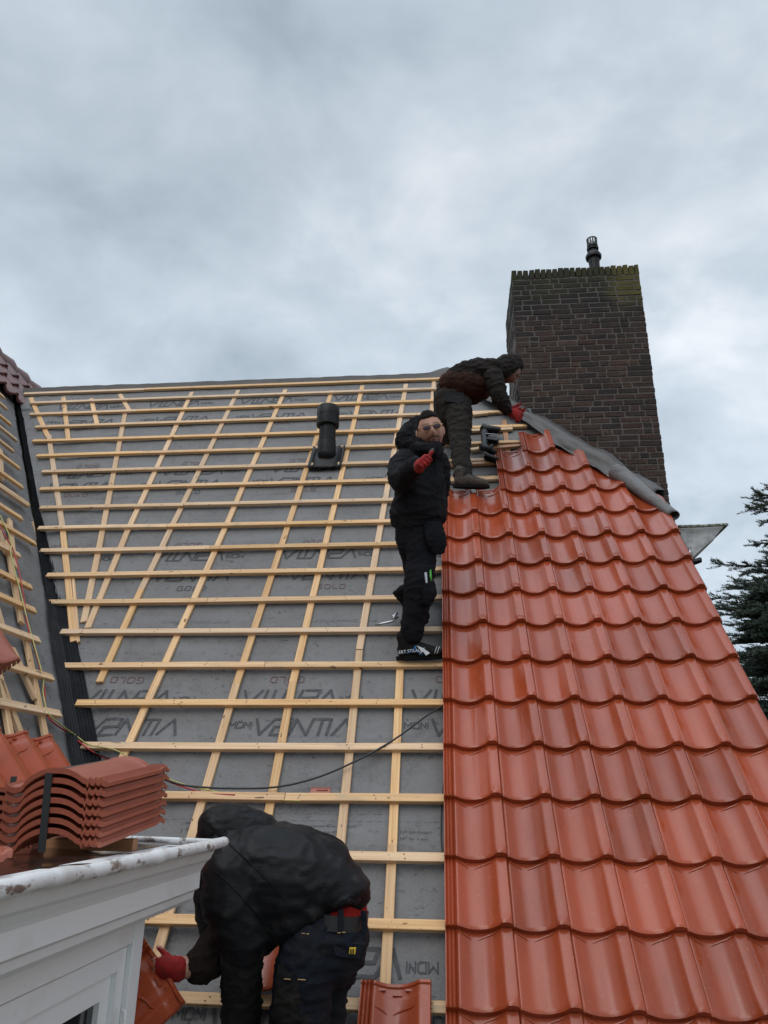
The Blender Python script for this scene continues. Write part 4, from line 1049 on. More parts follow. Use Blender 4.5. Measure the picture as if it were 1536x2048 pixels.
    if hair:
        hb = MB(); bm = bmesh.new(); bmesh.ops.create_icosphere(bm, subdivisions=5, radius=1); idx = {}
        for v in bm.verts:
            x, f_, z = v.co.x, v.co.y, v.co.z
            line = .60 if f_ > .45 else (.60-(.45-f_)*1.6 if f_ > .0 else -.3)
            if abs(x) > .80 and f_ > -.1: line = max(line, -.05)
            if z > line-.02:
                top = max(0, z-.35)/.65
                k = 1.02+.075*top+.02*noise.noise(v.co*7)+.018*noise.noise(v.co*19)
                if z < line+.05: k -= .02
                idx[v.index] = len(hb.v); hb.v.append(c+(rt*x*.078*k+fwd*(f_*.096*k*(1.05 if f_ < 0 else 1))+up*z*.120*k*(1+.02*top))*scale)
        for f in bm.faces:
            if all(v.index in idx for v in f.verts): hb.f.append(tuple(idx[v.index] for v in f.verts))
        bm.free(); h_ = hb.build('hair', M_hair, root, smooth=True, fix=False); h_.modifiers.new('s', 'SOLIDIFY').thickness = .006; h_.modifiers['s'].offset = -1
    return ho, rt, up, fwd
def join_into(body, parts):
    """merge extra meshes into the body so that it stays one mesh; keeps the colour attribute"""
    vs, fs, cl = [], [], []
    for o in [body]+parts:
        b = len(vs); me = o.data; vs += [v.co.copy() for v in me.vertices]; fs += [tuple(i+b for i in p.vertices) for p in me.polygons]
        a = me.attributes.get('hc')
        if a: cl += [tuple(d.color) for d in a.data]
        else: cl += [(*SK, 1)]*len(me.vertices)
    me = bpy.data.meshes.new(body.data.name); me.from_pydata(vs, [], fs); at_ = me.attributes.new('hc', 'FLOAT_COLOR', 'POINT'); at_.data.foreach_set('color', [q for k in cl for q in k]); me.materials.append(M_skin); me.shade_smooth()
    old = body.data; body.data = me; bpy.data.meshes.remove(old)
    for o in parts: bpy.data.objects.remove(o)

# ---------------- worker standing in the middle, thumb up
f1 = pl(*st(835, 1325, .05), .05)
p1 = empty('person', f1, 'man in black and tinted glasses standing on the battens, giving a thumbs up', 'person', 'roofers at work')
A1 = lambda x, y, Y=4.82: at(x, y, Y)
fy = f1.y-.03
# torso, legs, arms share one skeleton
HD = A1(861, 864, 4.60)
look = (V((0,0,0))-HD).normalized(); look = (look+V((.10, .0, .20))).normalized(); hup = V((.16, .0, 1)) ; hup = V((-.22,0,1))
ho, rt, hu, hf = head('body', HD, look, hup, p1, 1.14, neck=(-.05, .10, -.13))
sk = MB()
T(sk, [(A1(850,893,4.72), .05), (A1(846,905,4.76), .06), (A1(842,935,4.76), (.15,.10)), (A1(840,985,4.80), (.14,.10)), (A1(836,1040,4.84), (.15,.11))], side=X)
T(sk, [(A1(836,1045,4.84), .09), (A1(842,1160,4.80), .06), (A1(824,1275,fy), .042)])
T(sk, [(A1(830,1045,4.92), .08), (A1(838,1150,4.90), .055), (A1(815,1200,5.03), .04)])
T(sk, [(A1(810,925,4.74), .04), (A1(803,958,4.60), .03), (A1(836,930,4.30), .026)])
T(sk, [(A1(880,925,4.80), .05), (A1(888,975,4.86), .04), (A1(884,1010,4.98), .028)])
skb = remesh_obj('skel', sk, M_skin, p1, .012, 3)
WR = A1(840, 931, 4.27); HF = V((.18,-.95,-.02)); HS = V((.62,.10,.78)); HN_ = V((.75,.1,-.6))
hnd = MB(); hand(hnd, WR, HF, HS, HN_, (75,85,50), .92, (1.0,.25,0))
hb_ = remesh_obj('skel', hnd, M_skin, p1, .005, 1)
join_into(ho, [skb, hb_])
# trousers
m = MB()
T(m, [(A1(838,1030,4.84), (.150,.125)), (A1(835,1062,4.85), (.158,.135)), (A1(834,1095,4.85), (.135,.12))], side=X)
T(m, [(A1(843,1070,4.82), .115), (A1(842,1125,4.79), .100), (A1(838,1165,4.76), .098), (A1(833,1210,4.78), .090), (A1(826,1245,fy), .080), (A1(824,1262,fy), (.080,.076)), (A1(823,1272,fy), (.074,.072))])
T(m, [(A1(824,1070,4.93), .115), (A1(832,1125,4.93), .095), (A1(838,1160,4.93), .090), (A1(826,1190,5.01), .070), (A1(817,1202,5.05), .062)])
remesh_obj('trousers', m, M_trou1, p1, .010, 3, .006, 8, V((.9,.9,2.0)))
m = MB()   # hanging holster pocket, knee pocket
T(m, [(A1(866,1050,4.72), (.030,.07)), (A1(873,1080,4.70), (.026,.075)), (A1(877,1106,4.71), (.016,.045))], side=V((.4,-1,0)))
remesh_obj('pocket', m, M_trou1, p1, .008, 2, .004, 20); m = MB()
T(m, [(A1(858,1168,4.70), (.045,.035)), (A1(858,1188,4.69), (.048,.038)), (A1(854,1206,4.70), (.036,.03))], side=X)
remesh_obj('pocket', m, M_trou1, p1, .008, 2, .004, 20); m = MB()
T(m, [(A1(806,1178,4.78), (.03,.03)), (A1(800,1186,4.86), (.034,.03))], side=X)
remesh_obj('pocket', m, M_trou1, p1, .008, 2, .004, 20)
# jacket
m = MB()
T(m, [(A1(845,900,4.72), (.085,.08)), (A1(841,915,4.73), (.150,.105)), (A1(838,945,4.75), (.172,.135)), (A1(840,985,4.78), (.178,.145)), (A1(838,1015,4.80), (.192,.155)), (A1(836,1035,4.82), (.198,.16)), (A1(836,1042,4.82), (.185,.15))], side=X)
T(m, [(A1(820,915,4.74), .085), (A1(806,928,4.70), .088), (A1(801,950,4.63), .085), (A1(803,962,4.58), .080), (A1(815,948,4.47), .068), (A1(828,935,4.38), .060), (A1(833,931,4.345), .058)])
T(m, [(A1(866,918,4.76), .08), (A1(876,930,4.78), .08), (A1(880,965,4.84), .075), (A1(878,1000,4.92), .06), (A1(872,1020,4.95), .05)])
# collar
T(m, [(A1(852,893,4.66), (.080,.075)), (A1(849,905,4.69), (.105,.09))], side=X)
T(m, [(A1(838,893,4.60), .040), (A1(850,897,4.545), .040), (A1(864,896,4.555), .038), (A1(873,890,4.62), .036)])
T(m, [(A1(862,906,4.60), .065), (A1(872,900,4.68), .055)])
jk = remesh_obj('jacket', m, M_jack1, p1, .009, 3, .007, 7, V((.8,1,1.7)))
# hood hanging behind the left cheek
m = MB()
T(m, [(A1(838,842,4.74), (.035,.05)), (A1(826,858,4.74), (.060,.075)), (A1(815,875,4.75), (.075,.085)), (A1(808,888,4.76), (.055,.08))], side=V((.6,0,.8)))
T(m, [(A1(812,884,4.74), .055), (A1(832,893,4.68), .060), (A1(853,899,4.62), .052), (A1(868,897,4.64), .040)])
T(m, [(A1(833,850,4.70), .035), (A1(838,875,4.66), .045), (A1(846,890,4.60), .045)])
hd_ = remesh_obj('hood', m, M_jack1, p1, .007, 3, .008, 10)
hd_.parent = p1
m = MB()  # zip and seam piping
for q_ in ([(788,912),(796,906)], [(787,918),(793,914)], [(800,950),(806,944)], [(792,985),(795,975)], [(794,1000),(797,992)]): MARKS = globals().setdefault('MARKS', []); MARKS.append(q_)
zp = [A1(868,905,4.56), A1(873,935,4.60), A1(880,975,4.63), A1(888,1020,4.67), A1(890,1038,4.69)]
m.tube(catm(zp), .0028, 6); z_ = m.build('zip', M_jack1, p1, smooth=True)
# glove
m = MB(); hand(m, WR, HF, HS, HN_, (75,85,50), 1.05, (1.0,.25,0), 1.08)
T(m, [(WR-HF.normalized()*.05, .033), (WR, .036), (WR+HF.normalized()*.02, .038)])
gl = remesh_obj('glove', m, M_glove, p1, .004, 2)
m = MB(); b_ = WR+HF.normalized()*.028+HS.normalized()*.05; 
# black coated thumb tip and palm
hs_ = (HS-HS.dot(HF.normalized())*HF.normalized()).normalized(); tb_ = WR+HF.normalized()*.028+hs_*.028+hs_*.045
T(m, [(tb_+hs_*.028, .0145), (tb_+hs_*.052, .0125)], n=12); o = m.build('thumb_coating', M_glovb, p1, smooth=True); o.parent = gl
# glasses
ey = HD+hu*(.014*1.14)+hf*(.1045*1.0)
gls = MB(); lens = MB()
for sg in (-1, 1):
    c = ey+rt*(sg*.034)+hu*-.004+hf*(.004); lens.ell(c, rt*.028, hu*.019, hf*.0035+rt*(-sg*.002), 20, 8)
    ring = [c+rt*(.0285*math.cos(2*math.pi*k/24))+hu*(.0195*math.sin(2*math.pi*k/24)) for k in range(25)]; gls.tube(ring, .0019, 6, cap=False)
    gls.tube([c+rt*(sg*.0275)+hu*.006, ey+rt*(sg*.080)+hu*.010-hf*.02, HD+rt*(sg*.088)+hu*.018-hf*.0], .0022, 6)
gls.tube([ey-rt*.008+hf*.006, ey+hu*.005+hf*.010, ey+rt*.008+hf*.006], .0024, 6); gls.tube([ey-rt*.012+hu*.010+hf*.006, ey+hu*.012+hf*.010, ey+rt*.012+hu*.010+hf*.006], .0020, 6)
go = gls.build('glasses', M_gold, p1, smooth=True); lo = lens.build('tinted_lens', M_lens, p1, smooth=True); lo.parent = go
# boots: front boot on the batten, rear boot seen half behind the leg
hl = A1(792, 1316, fy); 
bt = boot(p1, at(793,1322,f1.y-.01), at(889,1319,f1.y-.015), V((0,-.12,1)), M_boot)
def cam_text(body, org, ax_, ay_, size, m, parent, name='lettering', wide=1.0, off=.0):
    cu = bpy.data.curves.new('txt', 'FONT'); cu.body = body; cu.size = size; o = bpy.data.objects.new('txt', cu); COL.objects.link(o); bpy.context.view_layer.update(); me = o.to_mesh()
    mb = MB(); mb.add([V(org)+V(ax_)*(v.co.x*wide)+V(ay_)*v.co.y for v in me.vertices], [tuple(p.vertices) for p in me.polygons]); o.to_mesh_clear(); bpy.data.objects.remove(o); bpy.data.curves.remove(cu)
    r_ = mb.build(name, m, p1, fix=False); r_.parent = parent; return r_
byy = f1.y-.085
cam_text('ERT STRAUSS', at(797,1308,byy), V((1,-.06,.10)).normalized(), V((0,.12,1)), .030, M_whitep, bt, 'lettering', .95)
m = MB()
m.prism([at(x, y, byy-.006) for x, y in [(833,1291),(846,1296),(860,1306),(852,1311),(846,1303),(838,1309),(843,1302)]], (0, .004, 0)); o = m.build('white_emblem', M_whitep, p1); o.parent = bt
m = MB(); m.tube([at(x, y, byy-.004) for x, y in [(812,1307),(824,1303),(831,1292)]], .003, 6); m.tube([at(x, y, byy-.004) for x, y in [(831,1292),(832,1302),(845,1310)]], .003, 6); o = m.build('blue_trim', M_blue, p1, smooth=True); o.parent = bt
m = MB(); m.tube([at(x, y, f1.y-.06) for x, y in [(829,1279),(834,1274),(841,1270)]], .009, 6); o = m.build('blue_trim', M_blue, p1, smooth=True); o.parent = bt
m = MB(); [m.tube([at(x, 1307, byy+.012), at(x+3, 1298, byy+.022), at(x+5, 1293, byy+.04)], .0018, 5) for x in (869, 874)]; o = m.build('reflective_strips', M_whitep, p1, smooth=True); o.parent = bt
boot(p1, at(785,1186,5.00), at(851,1249,5.08), V((.75,-.45,.45)), M_boot)
# folding knife in the knee pocket
m = MB(); m.tube([at(851,1145,4.63), at(853,1166,4.63)], [(.009,.005),(.007,.005)], 8); m.build('knife_clip', M_silver, p1)
m = MB(); m.tube([at(861,1140,4.68), at(861,1152,4.67), at(863,1162,4.67)], [.005,.007,.006], 8); m.build('knife_grip', M_green, p1, smooth=True)
# ---------------- worker bending over by the chimney
f2p = pl(*st(940, 978, .14), .14); Y2 = f2p.y
p2 = empty('person', f2p, 'worker in a dark hood bending over beside the chimney with red gloves', 'person', 'roofers at work')
A2 = lambda x, y, Y=Y2: at(x, y, Y)
HD2 = A2(1017, 744, Y2-.02); lk = V((.62, .25, -.74)).normalized()
ho2, r2, u2, h2 = head('body', HD2, lk, V((.7, 0, .6)), p2, 1.0, hair=False, skin=(.20,.10,.075))  # skin darkened: the hood's shade on the face is put into its colour
sk = MB()
T(sk, [(HD2-u2*.10-h2*.03, .055), (A2(990,752), .07), (A2(965,760), (.08,.12)), (A2(915,785), (.08,.11))], side=V((0,1,0)))
T(sk, [(A2(915,805), .07), (A2(916,880), .06), (A2(925,950), .04)]); T(sk, [(A2(900,800,Y2+.2), .08), (A2(893,850,Y2+.3), .055), (A2(893,875,Y2+.45), .04)])
T(sk, [(A2(990,760,Y2-.1), .05), (A2(1000,800,Y2-.12), .04), (A2(1018,822,Y2-.02), .03)]); T(sk, [(A2(985,760,Y2+.2), .05), (A2(1000,795,Y2+.25), .04), (A2(1020,815,Y2+.25), .03)])
skb = remesh_obj('skel', sk, M_skin, p2, .012, 3)
W2 = A2(1019, 823, Y2-.03); F2_ = V((.75,.15,-.35)); S2 = V((.4,.0,.8)); N2_ = V((.2,.8,-.3))
hn2 = MB(); hand(hn2, W2, F2_, S2, N2_, (35,40,30), .9, (.7,.5,.2)); hb_ = remesh_obj('skel', hn2, M_skin, p2, .005, 1); join_into(ho2, [skb, hb_])
m = MB()   # trousers
T(m, [(A2(900,782,Y2+.08), (.135,.185)), (A2(904,800,Y2+.07), (.160,.19)), (A2(905,820,Y2+.06), (.135,.17))], side=X)
T(m, [(A2(914,805), (.128,.12)), (A2(919,840), .108), (A2(920,880), .092), (A2(921,910), .084), (A2(926,940), .078), (A2(927,950), .082), (A2(930,958), .072)])
T(m, [(A2(892,808,Y2+.22), .11), (A2(888,845,Y2+.30), .10), (A2(893,868,Y2+.38), .08), (A2(896,875,Y2+.42), .075)])
remesh_obj('trousers', m, M_trou2, p2, .010, 2, .008, 9, V((.9,.9,1.9)))
m = MB(); fl = [(891,781),(928,784),(930,803),(922,806),(891,803),(887,800)]
m.prism([A2(x, y, Y2-.112) for x, y in fl], (0, .02, 0)); m.build('pocket', cloth('pocket_cloth', (.022,.023,.028), (.03,.03,.034), .85), p2, bevel=.004)
m = MB(); m.box(A2(871,789,Y2+.05), X*.018, V((0,.02,0)), V((0,0,.028))); m.build('belt_pouch', M_black, p2, bevel=.004)
# jacket: grey yoke above, rusty brown skirt below
m = MB()
T(m, [(A2(912,768,Y2+.03), (.135,.19)), (A2(935,756,Y2+.03), (.135,.20)), (A2(965,750,Y2+.02), (.135,.205)), (A2(988,747,Y2+.0), (.115,.18)), (A2(1003,746), (.075,.11))], side=V((-.4,0,1)))
T(m, [(A2(985,752,Y2-.12), .085), (A2(994,775,Y2-.15), .078), (A2(1000,796,Y2-.14), .070), (A2(1009,812,Y2-.10), .058), (A2(1014,820,Y2-.07), .052)])
T(m, [(A2(985,752,Y2+.22), .08), (A2(996,780,Y2+.26), .07), (A2(1006,805,Y2+.28), .06), (A2(1014,815,Y2+.28), .05)])
remesh_obj('jacket', m, M_jack2, p2, .009, 3, .010, 9)
m = MB()
T(m, [(A2(900,774,Y2+.03), (.136,.190)), (A2(925,776,Y2+.02), (.142,.203)), (A2(946,776,Y2+.01), (.134,.206)), (A2(962,776,Y2-.0), (.110,.17))], side=V((-.4,0,1)))
remesh_obj('jacket_skirt', m, M_jack2b, p2, .009, 4, .006, 9)
# hood: hollow shell over the head
m = MB()
T(m, [(HD2-u2*.10-h2*.05, (.10,.10)), (HD2-u2*.03-h2*.035, (.115,.125)), (HD2+u2*.05-h2*.03, (.112,.122)), (HD2+u2*.10-h2*.03, (.085,.095))], side=r2)
hh_ = remesh_obj('hood', m, M_jack2, p2, .008, 3, .006, 12)
for v in hh_.data.vertices:   # dish the opening so that the face sits in its shadow
    q = v.co+p2.location-HD2; a = q.dot(h2)
    if a > .045 and abs(q.dot(r2)) < .085 and -.12 < q.dot(u2) < .11: v.co -= h2*min(.10, (a-.045)*1.9)
m = MB(); ring = []
for k in range(29):
    a = 2*math.pi*k/28; ring.append(HD2+r2*(math.cos(a)*.090)+u2*(math.sin(a)*.115-.005)+h2*(.082+.02*math.sin(a)))
m.tube(ring, .016, 8, cap=False); pass
m = MB(); hand(m, W2, F2_, S2, N2_, (35,40,30), 1.0, (.7,.5,.2), 1.25); T(m, [(W2-F2_.normalized()*.04, .036), (W2, .037)]); remesh_obj('glove', m, M_glove, p2, .004, 2)
W3 = A2(1020, 818, Y2+.26); m = MB(); hand(m, W3, F2_, S2, -N2_, (35,40,30), 1.0, (.7,.5,.2), 1.25); T(m, [(W3-F2_.normalized()*.05, .036), (W3, .037)]); remesh_obj('glove', m, M_glove, p2, .005, 2)
boot(p2, at(906,976,Y2-.02), at(979,978,Y2-.02), V((0,-.15,1)), M_boot2)
boot(p2, pl(*st(884,905,.05),.06)+V((0,-.05,.02)), pl(*st(905,868,.05),.12)+V((.02,0,0)), V((-.2,-.9,.45)), M_boot2)

# ---------------- bending worker in the foreground
Y3 = 3.22
A3 = lambda x, y, Y=Y3: at(x, y, Y)
p3 = empty('person', pl(*st(620, 2300, .05), .05), 'bending worker in a black jacket in the foreground, gripping a tile beside the dormer', 'person', 'roofers at work')
HD3 = A3(446, 1672, Y3+.02); lk = V((-.55, .35, -.76)).normalized()
ho3, r3, u3, h3 = head('body', HD3, lk, V((-.75, .1, .45)), p3, 1.0, hair=False)
sk = MB()
T(sk, [(HD3-u3*.10-h3*.03, .055), (A3(480,1700), .08), (A3(540,1745), (.12,.12)), (A3(665,1800,Y3+.05), (.08,.09))], side=V((0,1,0)))
knA, anA = A3(596,2080,Y3+.02), pl(*st(590,2330,.08), .09); knB, anB = A3(640,2100,Y3+.22), pl(*st(680,2300,.08), .09)
T(sk, [(A3(640,1880,Y3), .07), (knA, .065), (anA, .045)]); T(sk, [(A3(675,1880,Y3+.15), .07), (knB, .065), (anB, .045)])
elA, wrA = A3(486,1900,Y3-.1), A3(486,2085,Y3+.25); T(sk, [(A3(462,1760,Y3-.12), .05), (elA, .042), (wrA, .03)])
wrB = A3(354, 1938, Y3-.10); T(sk, [(A3(440,1760,Y3+.18), .05), (A3(440,1900,Y3+.10), .042), (wrB, .031)])
skb = remesh_obj('skel', sk, M_skin, p3, .012, 3)
FB = V((-.9, .05, -.02)); SB = V((.1, -.2, .9)); NB_ = V((-.1, .8, -.6))
hm3 = MB(); hand(hm3, wrB, FB, SB, NB_, (25,35,30), .95, (.6,.7,.1)); hand(hm3, wrA, V((0,.4,-.9)), V((1,0,0)), V((0,.8,.5)), (20,25,20), .95)
hb_ = remesh_obj('skel', hm3, M_skin, p3, .005, 1); join_into(ho3, [skb, hb_])
m = MB()   # trousers
T(m, [(A3(672,1842,Y3+.04), (.118,.155)), (A3(668,1866,Y3+.04), (.145,.175)), (A3(655,1905,Y3+.05), (.145,.165))], side=V((1,0,-.05)))
T(m, [(A3(640,1850,Y3-.03), .10), (A3(628,1868,Y3-.05), .105), (A3(612,1920,Y3-.06), .108), (A3(603,1985,Y3-.04), .110), (knA, .112), (knA.lerp(anA, .5), .095), (anA, .09)])
T(m, [(A3(672,1868,Y3+.15), .110), (A3(662,1930,Y3+.15), .108), (A3(645,1990,Y3+.17), .098), (knB, .105), (knB.lerp(anB, .5), .09), (anB, .09)])
tro = remesh_obj('trousers', m, M_trou3, p3, .010, 2, .007, 8, V((.9,.8,2.0)))
def patch(name, px_, Y, m_, parent, th=.012, bev=.004):
    mb = MB(); mb.prism([at(x, y, Y) for x, y in px_], (0, th, 0)); return mb.build(name, m_, parent, bevel=bev)
# red undershirt, belt with loops
m = MB(); T(m, [(A3(686,1808,Y3+.04), (.100,.140)), (A3(680,1828,Y3+.04), (.114,.152)), (A3(675,1845,Y3+.04), (.112,.15))], side=V((1,0,-.05))); remesh_obj('undershirt', m, M_redcl, p3, .008, 2, .004, 22)
belt = MB(); n_ = 40; prof = []
bc = A3(672, 1833, Y3+.04); bu = V((.10, 0, 1)).normalized()
for (rr_, zz_) in ((1.0,-.026), (1.03,-.026), (1.03,.026), (1.0,.026)):
    for k in range(n_):
        a = 2*math.pi*k/n_; prof.append(bc+V((1,0,-.10)).normalized()*(math.cos(a)*.122*rr_)+V((0,1,0))*(math.sin(a)*.163*rr_)+bu*zz_)
belt.add(prof, [(i*n_+k, i*n_+(k+1) % n_, ((i+1) % 4)*n_+(k+1) % n_, ((i+1) % 4)*n_+k) for i in range(4) for k in range(n_)]); bo_ = belt.build('belt', mat('black_belt', (.018,.019,.021), .45), p3, smooth=True, auto=40)
for (x, yt, yb) in [(681,1819,1866), (622,1830,1868), (727,1822,1866)]:
    Yk = Y3+.04-.163*math.sqrt(max(.02, 1-((x-672)/66)**2))-.006 if x < 730 else Y3
    patch('belt_loop', [(x-6, yt), (x+6, yt), (x+7, yb), (x-4, yb)], Yk, M_trou3, p3, .008, .002)
pk = patch('back_pocket', [(664,1884),(700,1888),(727,1894),(716,1927),(690,1921),(668,1913)], Y3-.128, M_trou3, p3, .03, .006)
for v in pk.data.vertices:
    x_ = v.co.x+p3.location.x
    v.co.y += max(0, (x_-at(690,1900,Y3).x))*.9
yl = patch('yellow_label', [(697,1898),(709,1900),(707,1914),(696,1911)], Y3-.134, M_yellow, p3, .006, .001); yl.parent = pk
for v in yl.data.vertices: v.co.y += max(0, (v.co.x+p3.location.x-at(690,1900,Y3).x))*.9
ybase = at(698, 1911, Y3-.1350)
mk = MB(); [mk.box(at(700+2.6*k, 1906, Y3-.1350)+V((0, .9*max(0, at(700+2.6*k,1906,Y3).x-at(690,1900,Y3).x)-.001, 0)), V((.0016,.0014,0)), V((0,.0008,0)), V((0,0,.0085))) for k in range(3)]
o = mk.build('label_marks', M_black, p3, fix=False); o.parent = yl
kp = MB(); T(kp, [(A3(590,1925,Y3-.13), (.055,.03)), (A3(584,1975,Y3-.13), (.066,.034)), (A3(582,2040,Y3-.11), (.07,.034))], side=X); remesh_obj('knee_pocket', kp, M_pad, p3, .008, 2, .006, 16)
st_ = MB()
for (xa, xb, yy) in [(568,581,1958), (595,611,1959)]: st_.tube([at(xa, yy, Y3-.172), at(xb, yy+1, Y3-.170)], .0022, 5)
for (xa, xb, yy) in [(603,610,1867), (612,618,1868), (675,681,1866), (684,691,1865)]: st_.tube([at(xa, yy, Y3-.185), at(xb, yy, Y3-.185)], .0018, 5)
st_.build('stitching', mat('ochre_thread', (.38,.24,.11), .8), p3, smooth=True)
# jacket
m = MB()
T(m, [(A3(688,1796,Y3+.04), (.080,.150)), (A3(676,1782,Y3+.03), (.118,.172)), (A3(645,1766,Y3+.02), (.172,.190)), (A3(590,1760,Y3+.0), (.195,.200)), (A3(530,1744,Y3-.0), (.195,.205)), (A3(485,1720,Y3), (.168,.20)), (A3(450,1694,Y3), (.130,.15))], side=V((-.35,0,1)))
T(m, [(A3(640,1815,Y3-.04), (.05,.13)), (A3(600,1830,Y3-.04), (.07,.13)), (A3(560,1850,Y3-.04), (.07,.12))], side=V((-.35,0,1)))
T(m, [(A3(470,1735,Y3-.12), .115), (A3(462,1790,Y3-.13), .115), (A3(478,1840,Y3-.12), .105), (A3(488,1880,Y3-.11), .090), (A3(488,1892,Y3-.11), .085)])
T(m, [(A3(540,1800,Y3-.04), .13), (A3(530,1850,Y3-.04), .10), (A3(520,1878,Y3-.05), .075)])
T(m, [(A3(450,1740,Y3+.14), .11), (A3(438,1800,Y3+.14), .10), (A3(443,1860,Y3+.10), .085)])
jk3 = remesh_obj('jacket', m, M_jack3, p3, .010, 6, .0065, 5.5, V((.45,1,2.0)))
# hem band and seam lines lying on the cloth
def on_surf(obj, x, y, lift=.003):
    d = (RM @ V((x-CX, y-CY, F_PX))).normalized(); ok, loc, nor, i = obj.ray_cast(-obj_origin(obj), d)
    return (loc+obj_origin(obj)+nor*lift) if ok else None
def obj_origin(o):
    p = V(o.location); q = o.parent
    while q is not None: p = p+q.location; q = q.parent
    return p
def seam(obj, px_, r, m_, name='seam'):
    bpy.context.view_layer.update(); P = []
    for i in range(len(px_)-1):
        n_ = max(2, int(math.hypot(px_[i+1][0]-px_[i][0], px_[i+1][1]-px_[i][1])/6))
        for k in range(n_):
            p = on_surf(obj, px_[i][0]+(px_[i+1][0]-px_[i][0])*k/n_, px_[i][1]+(px_[i+1][1]-px_[i][1])*k/n_)
            if p is not None: P.append(p)
    if len(P) < 3: return None
    mb = MB(); mb.tube(P, r, 6); root = obj
    o0 = obj_origin(obj); mb.v = [v-o0 for v in mb.v]; o = mb.build(name, m_, None, smooth=True); o.parent = obj; return o
seam(jk3, [(432,1656),(470,1700),(520,1745),(565,1790),(590,1830)], .0018, M_jack3)
seam(jk3, [(430,1740),(480,1790),(530,1850),(560,1880)], .0018, M_jack3)
hemt = MB(); T(hemt, [(A3(664,1806,Y3-.125), (.014,.022)), (A3(690,1796,Y3-.125), (.015,.024)), (A3(716,1796,Y3-.06), (.015,.024)), (A3(724,1800,Y3+.04), (.014,.024))]); remesh_obj('jacket_hem', hemt, M_jack3, p3, .006, 2, .003, 20)
for q_ in MARKS: seam(jk, q_, .0028, M_whitep, 'white_print')
# hood
m = MB(); T(m, [(A3(540,1692,Y3+.02), (.09,.10)), (A3(510,1675,Y3+.01), (.105,.11)), (A3(478,1663,Y3+.0), (.105,.12)), (A3(460,1662,Y3+.0), (.112,.13)), (A3(438,1664,Y3+.0), (.105,.125)), (A3(418,1684,Y3+.0), (.06,.10))], side=V((.4,0,1)))
remesh_obj('hood', m, M_jack3, p3, .009, 5, .005, 8)
# sleeves of the garment underneath
m = MB(); T(m, [(A3(484,1878,Y3-.10), .078), (A3(484,1930,Y3-.04), .074), (A3(484,1990,Y3+.06), .075), (A3(484,2020,Y3+.12), .078), (A3(485,2060,Y3+.2), .07)]); remesh_obj('sleeve', m, M_sleeve3, p3, .008, 2, .007, 12)
m = MB(); T(m, [(A3(450,1872,Y3+.06), .080), (A3(432,1900,Y3+.03), .078), (A3(418,1918,Y3-.03), .072), (A3(404,1928,Y3-.05), .069), (A3(398,1931,Y3-.06), .066)]); remesh_obj('sleeve', m, M_brownsl, p3, .008, 2, .006, 12)
m = MB(); T(m, [(A3(386,1936,Y3-.07), .038), (A3(368,1935,Y3-.08), .037), (A3(348,1931,Y3-.09), .034)]); m.build('bare_wrist', M_skinp, p3, smooth=True)
m = MB(); hand(m, wrB, FB, SB, NB_, (25,35,30),   .92, (.6,.7,.1), 1.06); T(m, [(wrB-FB.normalized()*.012, (.044,.036)), (wrB, (.044,.036)), (wrB+FB.normalized()*.05, (.048,.030))], side=SB); remesh_obj('glove', m, M_glove, p3, .004, 2)
m = MB(); hand(m, wrA, V((0,.4,-.9)), V((1,0,0)), V((0,.8,.5)), (20,25,20), 1.0, grow=1.25); remesh_obj('glove', m, M_glove, p3, .005, 2)
boot(p3, anA-V((-.02,.10,.10)), anA+V((-.02,.19,-.06)), V((0,0,1)), M_boot); boot(p3, anB-V((-.02,.10,.10)), anB+V((-.02,.19,-.06)), V((0,0,1)), M_boot)
# the tile he holds
hx_ = (at(378,2010,Y3-.15)-at(292,1878,Y3-.05)).normalized(); hn_ = V((.25,-.95,.15)); hn_ = (hn_-hn_.dot(hx_)*hx_).normalized(); hy_ = hn_.cross(hx_)
ob = new_obj('clay_tile', tmesh2, frame(at(292,1878,Y3-.08), hx_, -hy_, -hn_) if False else frame(at(293,1880,Y3-.06), hx_, hy_, hn_) @ Matrix.Translation((.05,-.42,0)))
tag(ob, 'orange roof tile gripped by the red glove of the bending worker, beside the dormer corner', 'tile')

# ============================================================ TOOLS
ng = empty('nail_gun', pl(*st(985, 900, .06), .06), 'black nail gun lying on the battens beside the top tiles', 'nail gun')
Pn = lambda x, y, n=.10: plp(x, y, n)
m = MB(); m.tube([Pn(966,857), Pn(972,859), Pn(1000,862)], [(.055,.05),(.05,.045),(.045,.04)], 12); m.tube([Pn(969,858), Pn(970,892)], [(.040,.03),(.030,.028)], 10); m.build('gun_body', M_black, ng, smooth=True, auto=50)
m = MB(); m.tube([Pn(972,880), Pn(996,884)], [(.035,.03),(.035,.03)], 6); m.build('magazine', M_black, ng, bevel=.003)
m = MB(); m.tube([Pn(972,868,.13), Pn(998,870,.13)], [(.010,.006),(.010,.006)], 6); m.build('metal_plate', M_silver, ng)
m = MB(); m.tube([Pn(966,893,.10), Pn(975,900,.10), Pn(992,906,.10)], [.045,.040,.022], 10); m.tube([Pn(978,902,.12), Pn(985,890,.14)], [.018,.014], 8); m.build('nose_piece', M_black, ng, smooth=True)
tp = empty('tool_pouch', pl(*st(985, 925, .06), .06), 'small dark tool pouch lying below the nail gun', 'tool pouch')
m = MB(); T(m, [(Pn(974,916,.07), (.05,.03)), (Pn(984,919,.07), (.055,.03)), (Pn(994,922,.07), (.04,.03))]); m.build('pouch', M_boot, tp, smooth=True)
m = MB(); m.tube([Pn(968,905,.13), Pn(980,912,.14), Pn(998,918,.12)], .012, 8); m.build('pouch_strap', M_strap, tp, smooth=True)
hmr = empty('pliers', pl(*st(780, 1240, .05), .05), 'grey steel nail puller lying on a batten behind the standing man', 'hand tool')
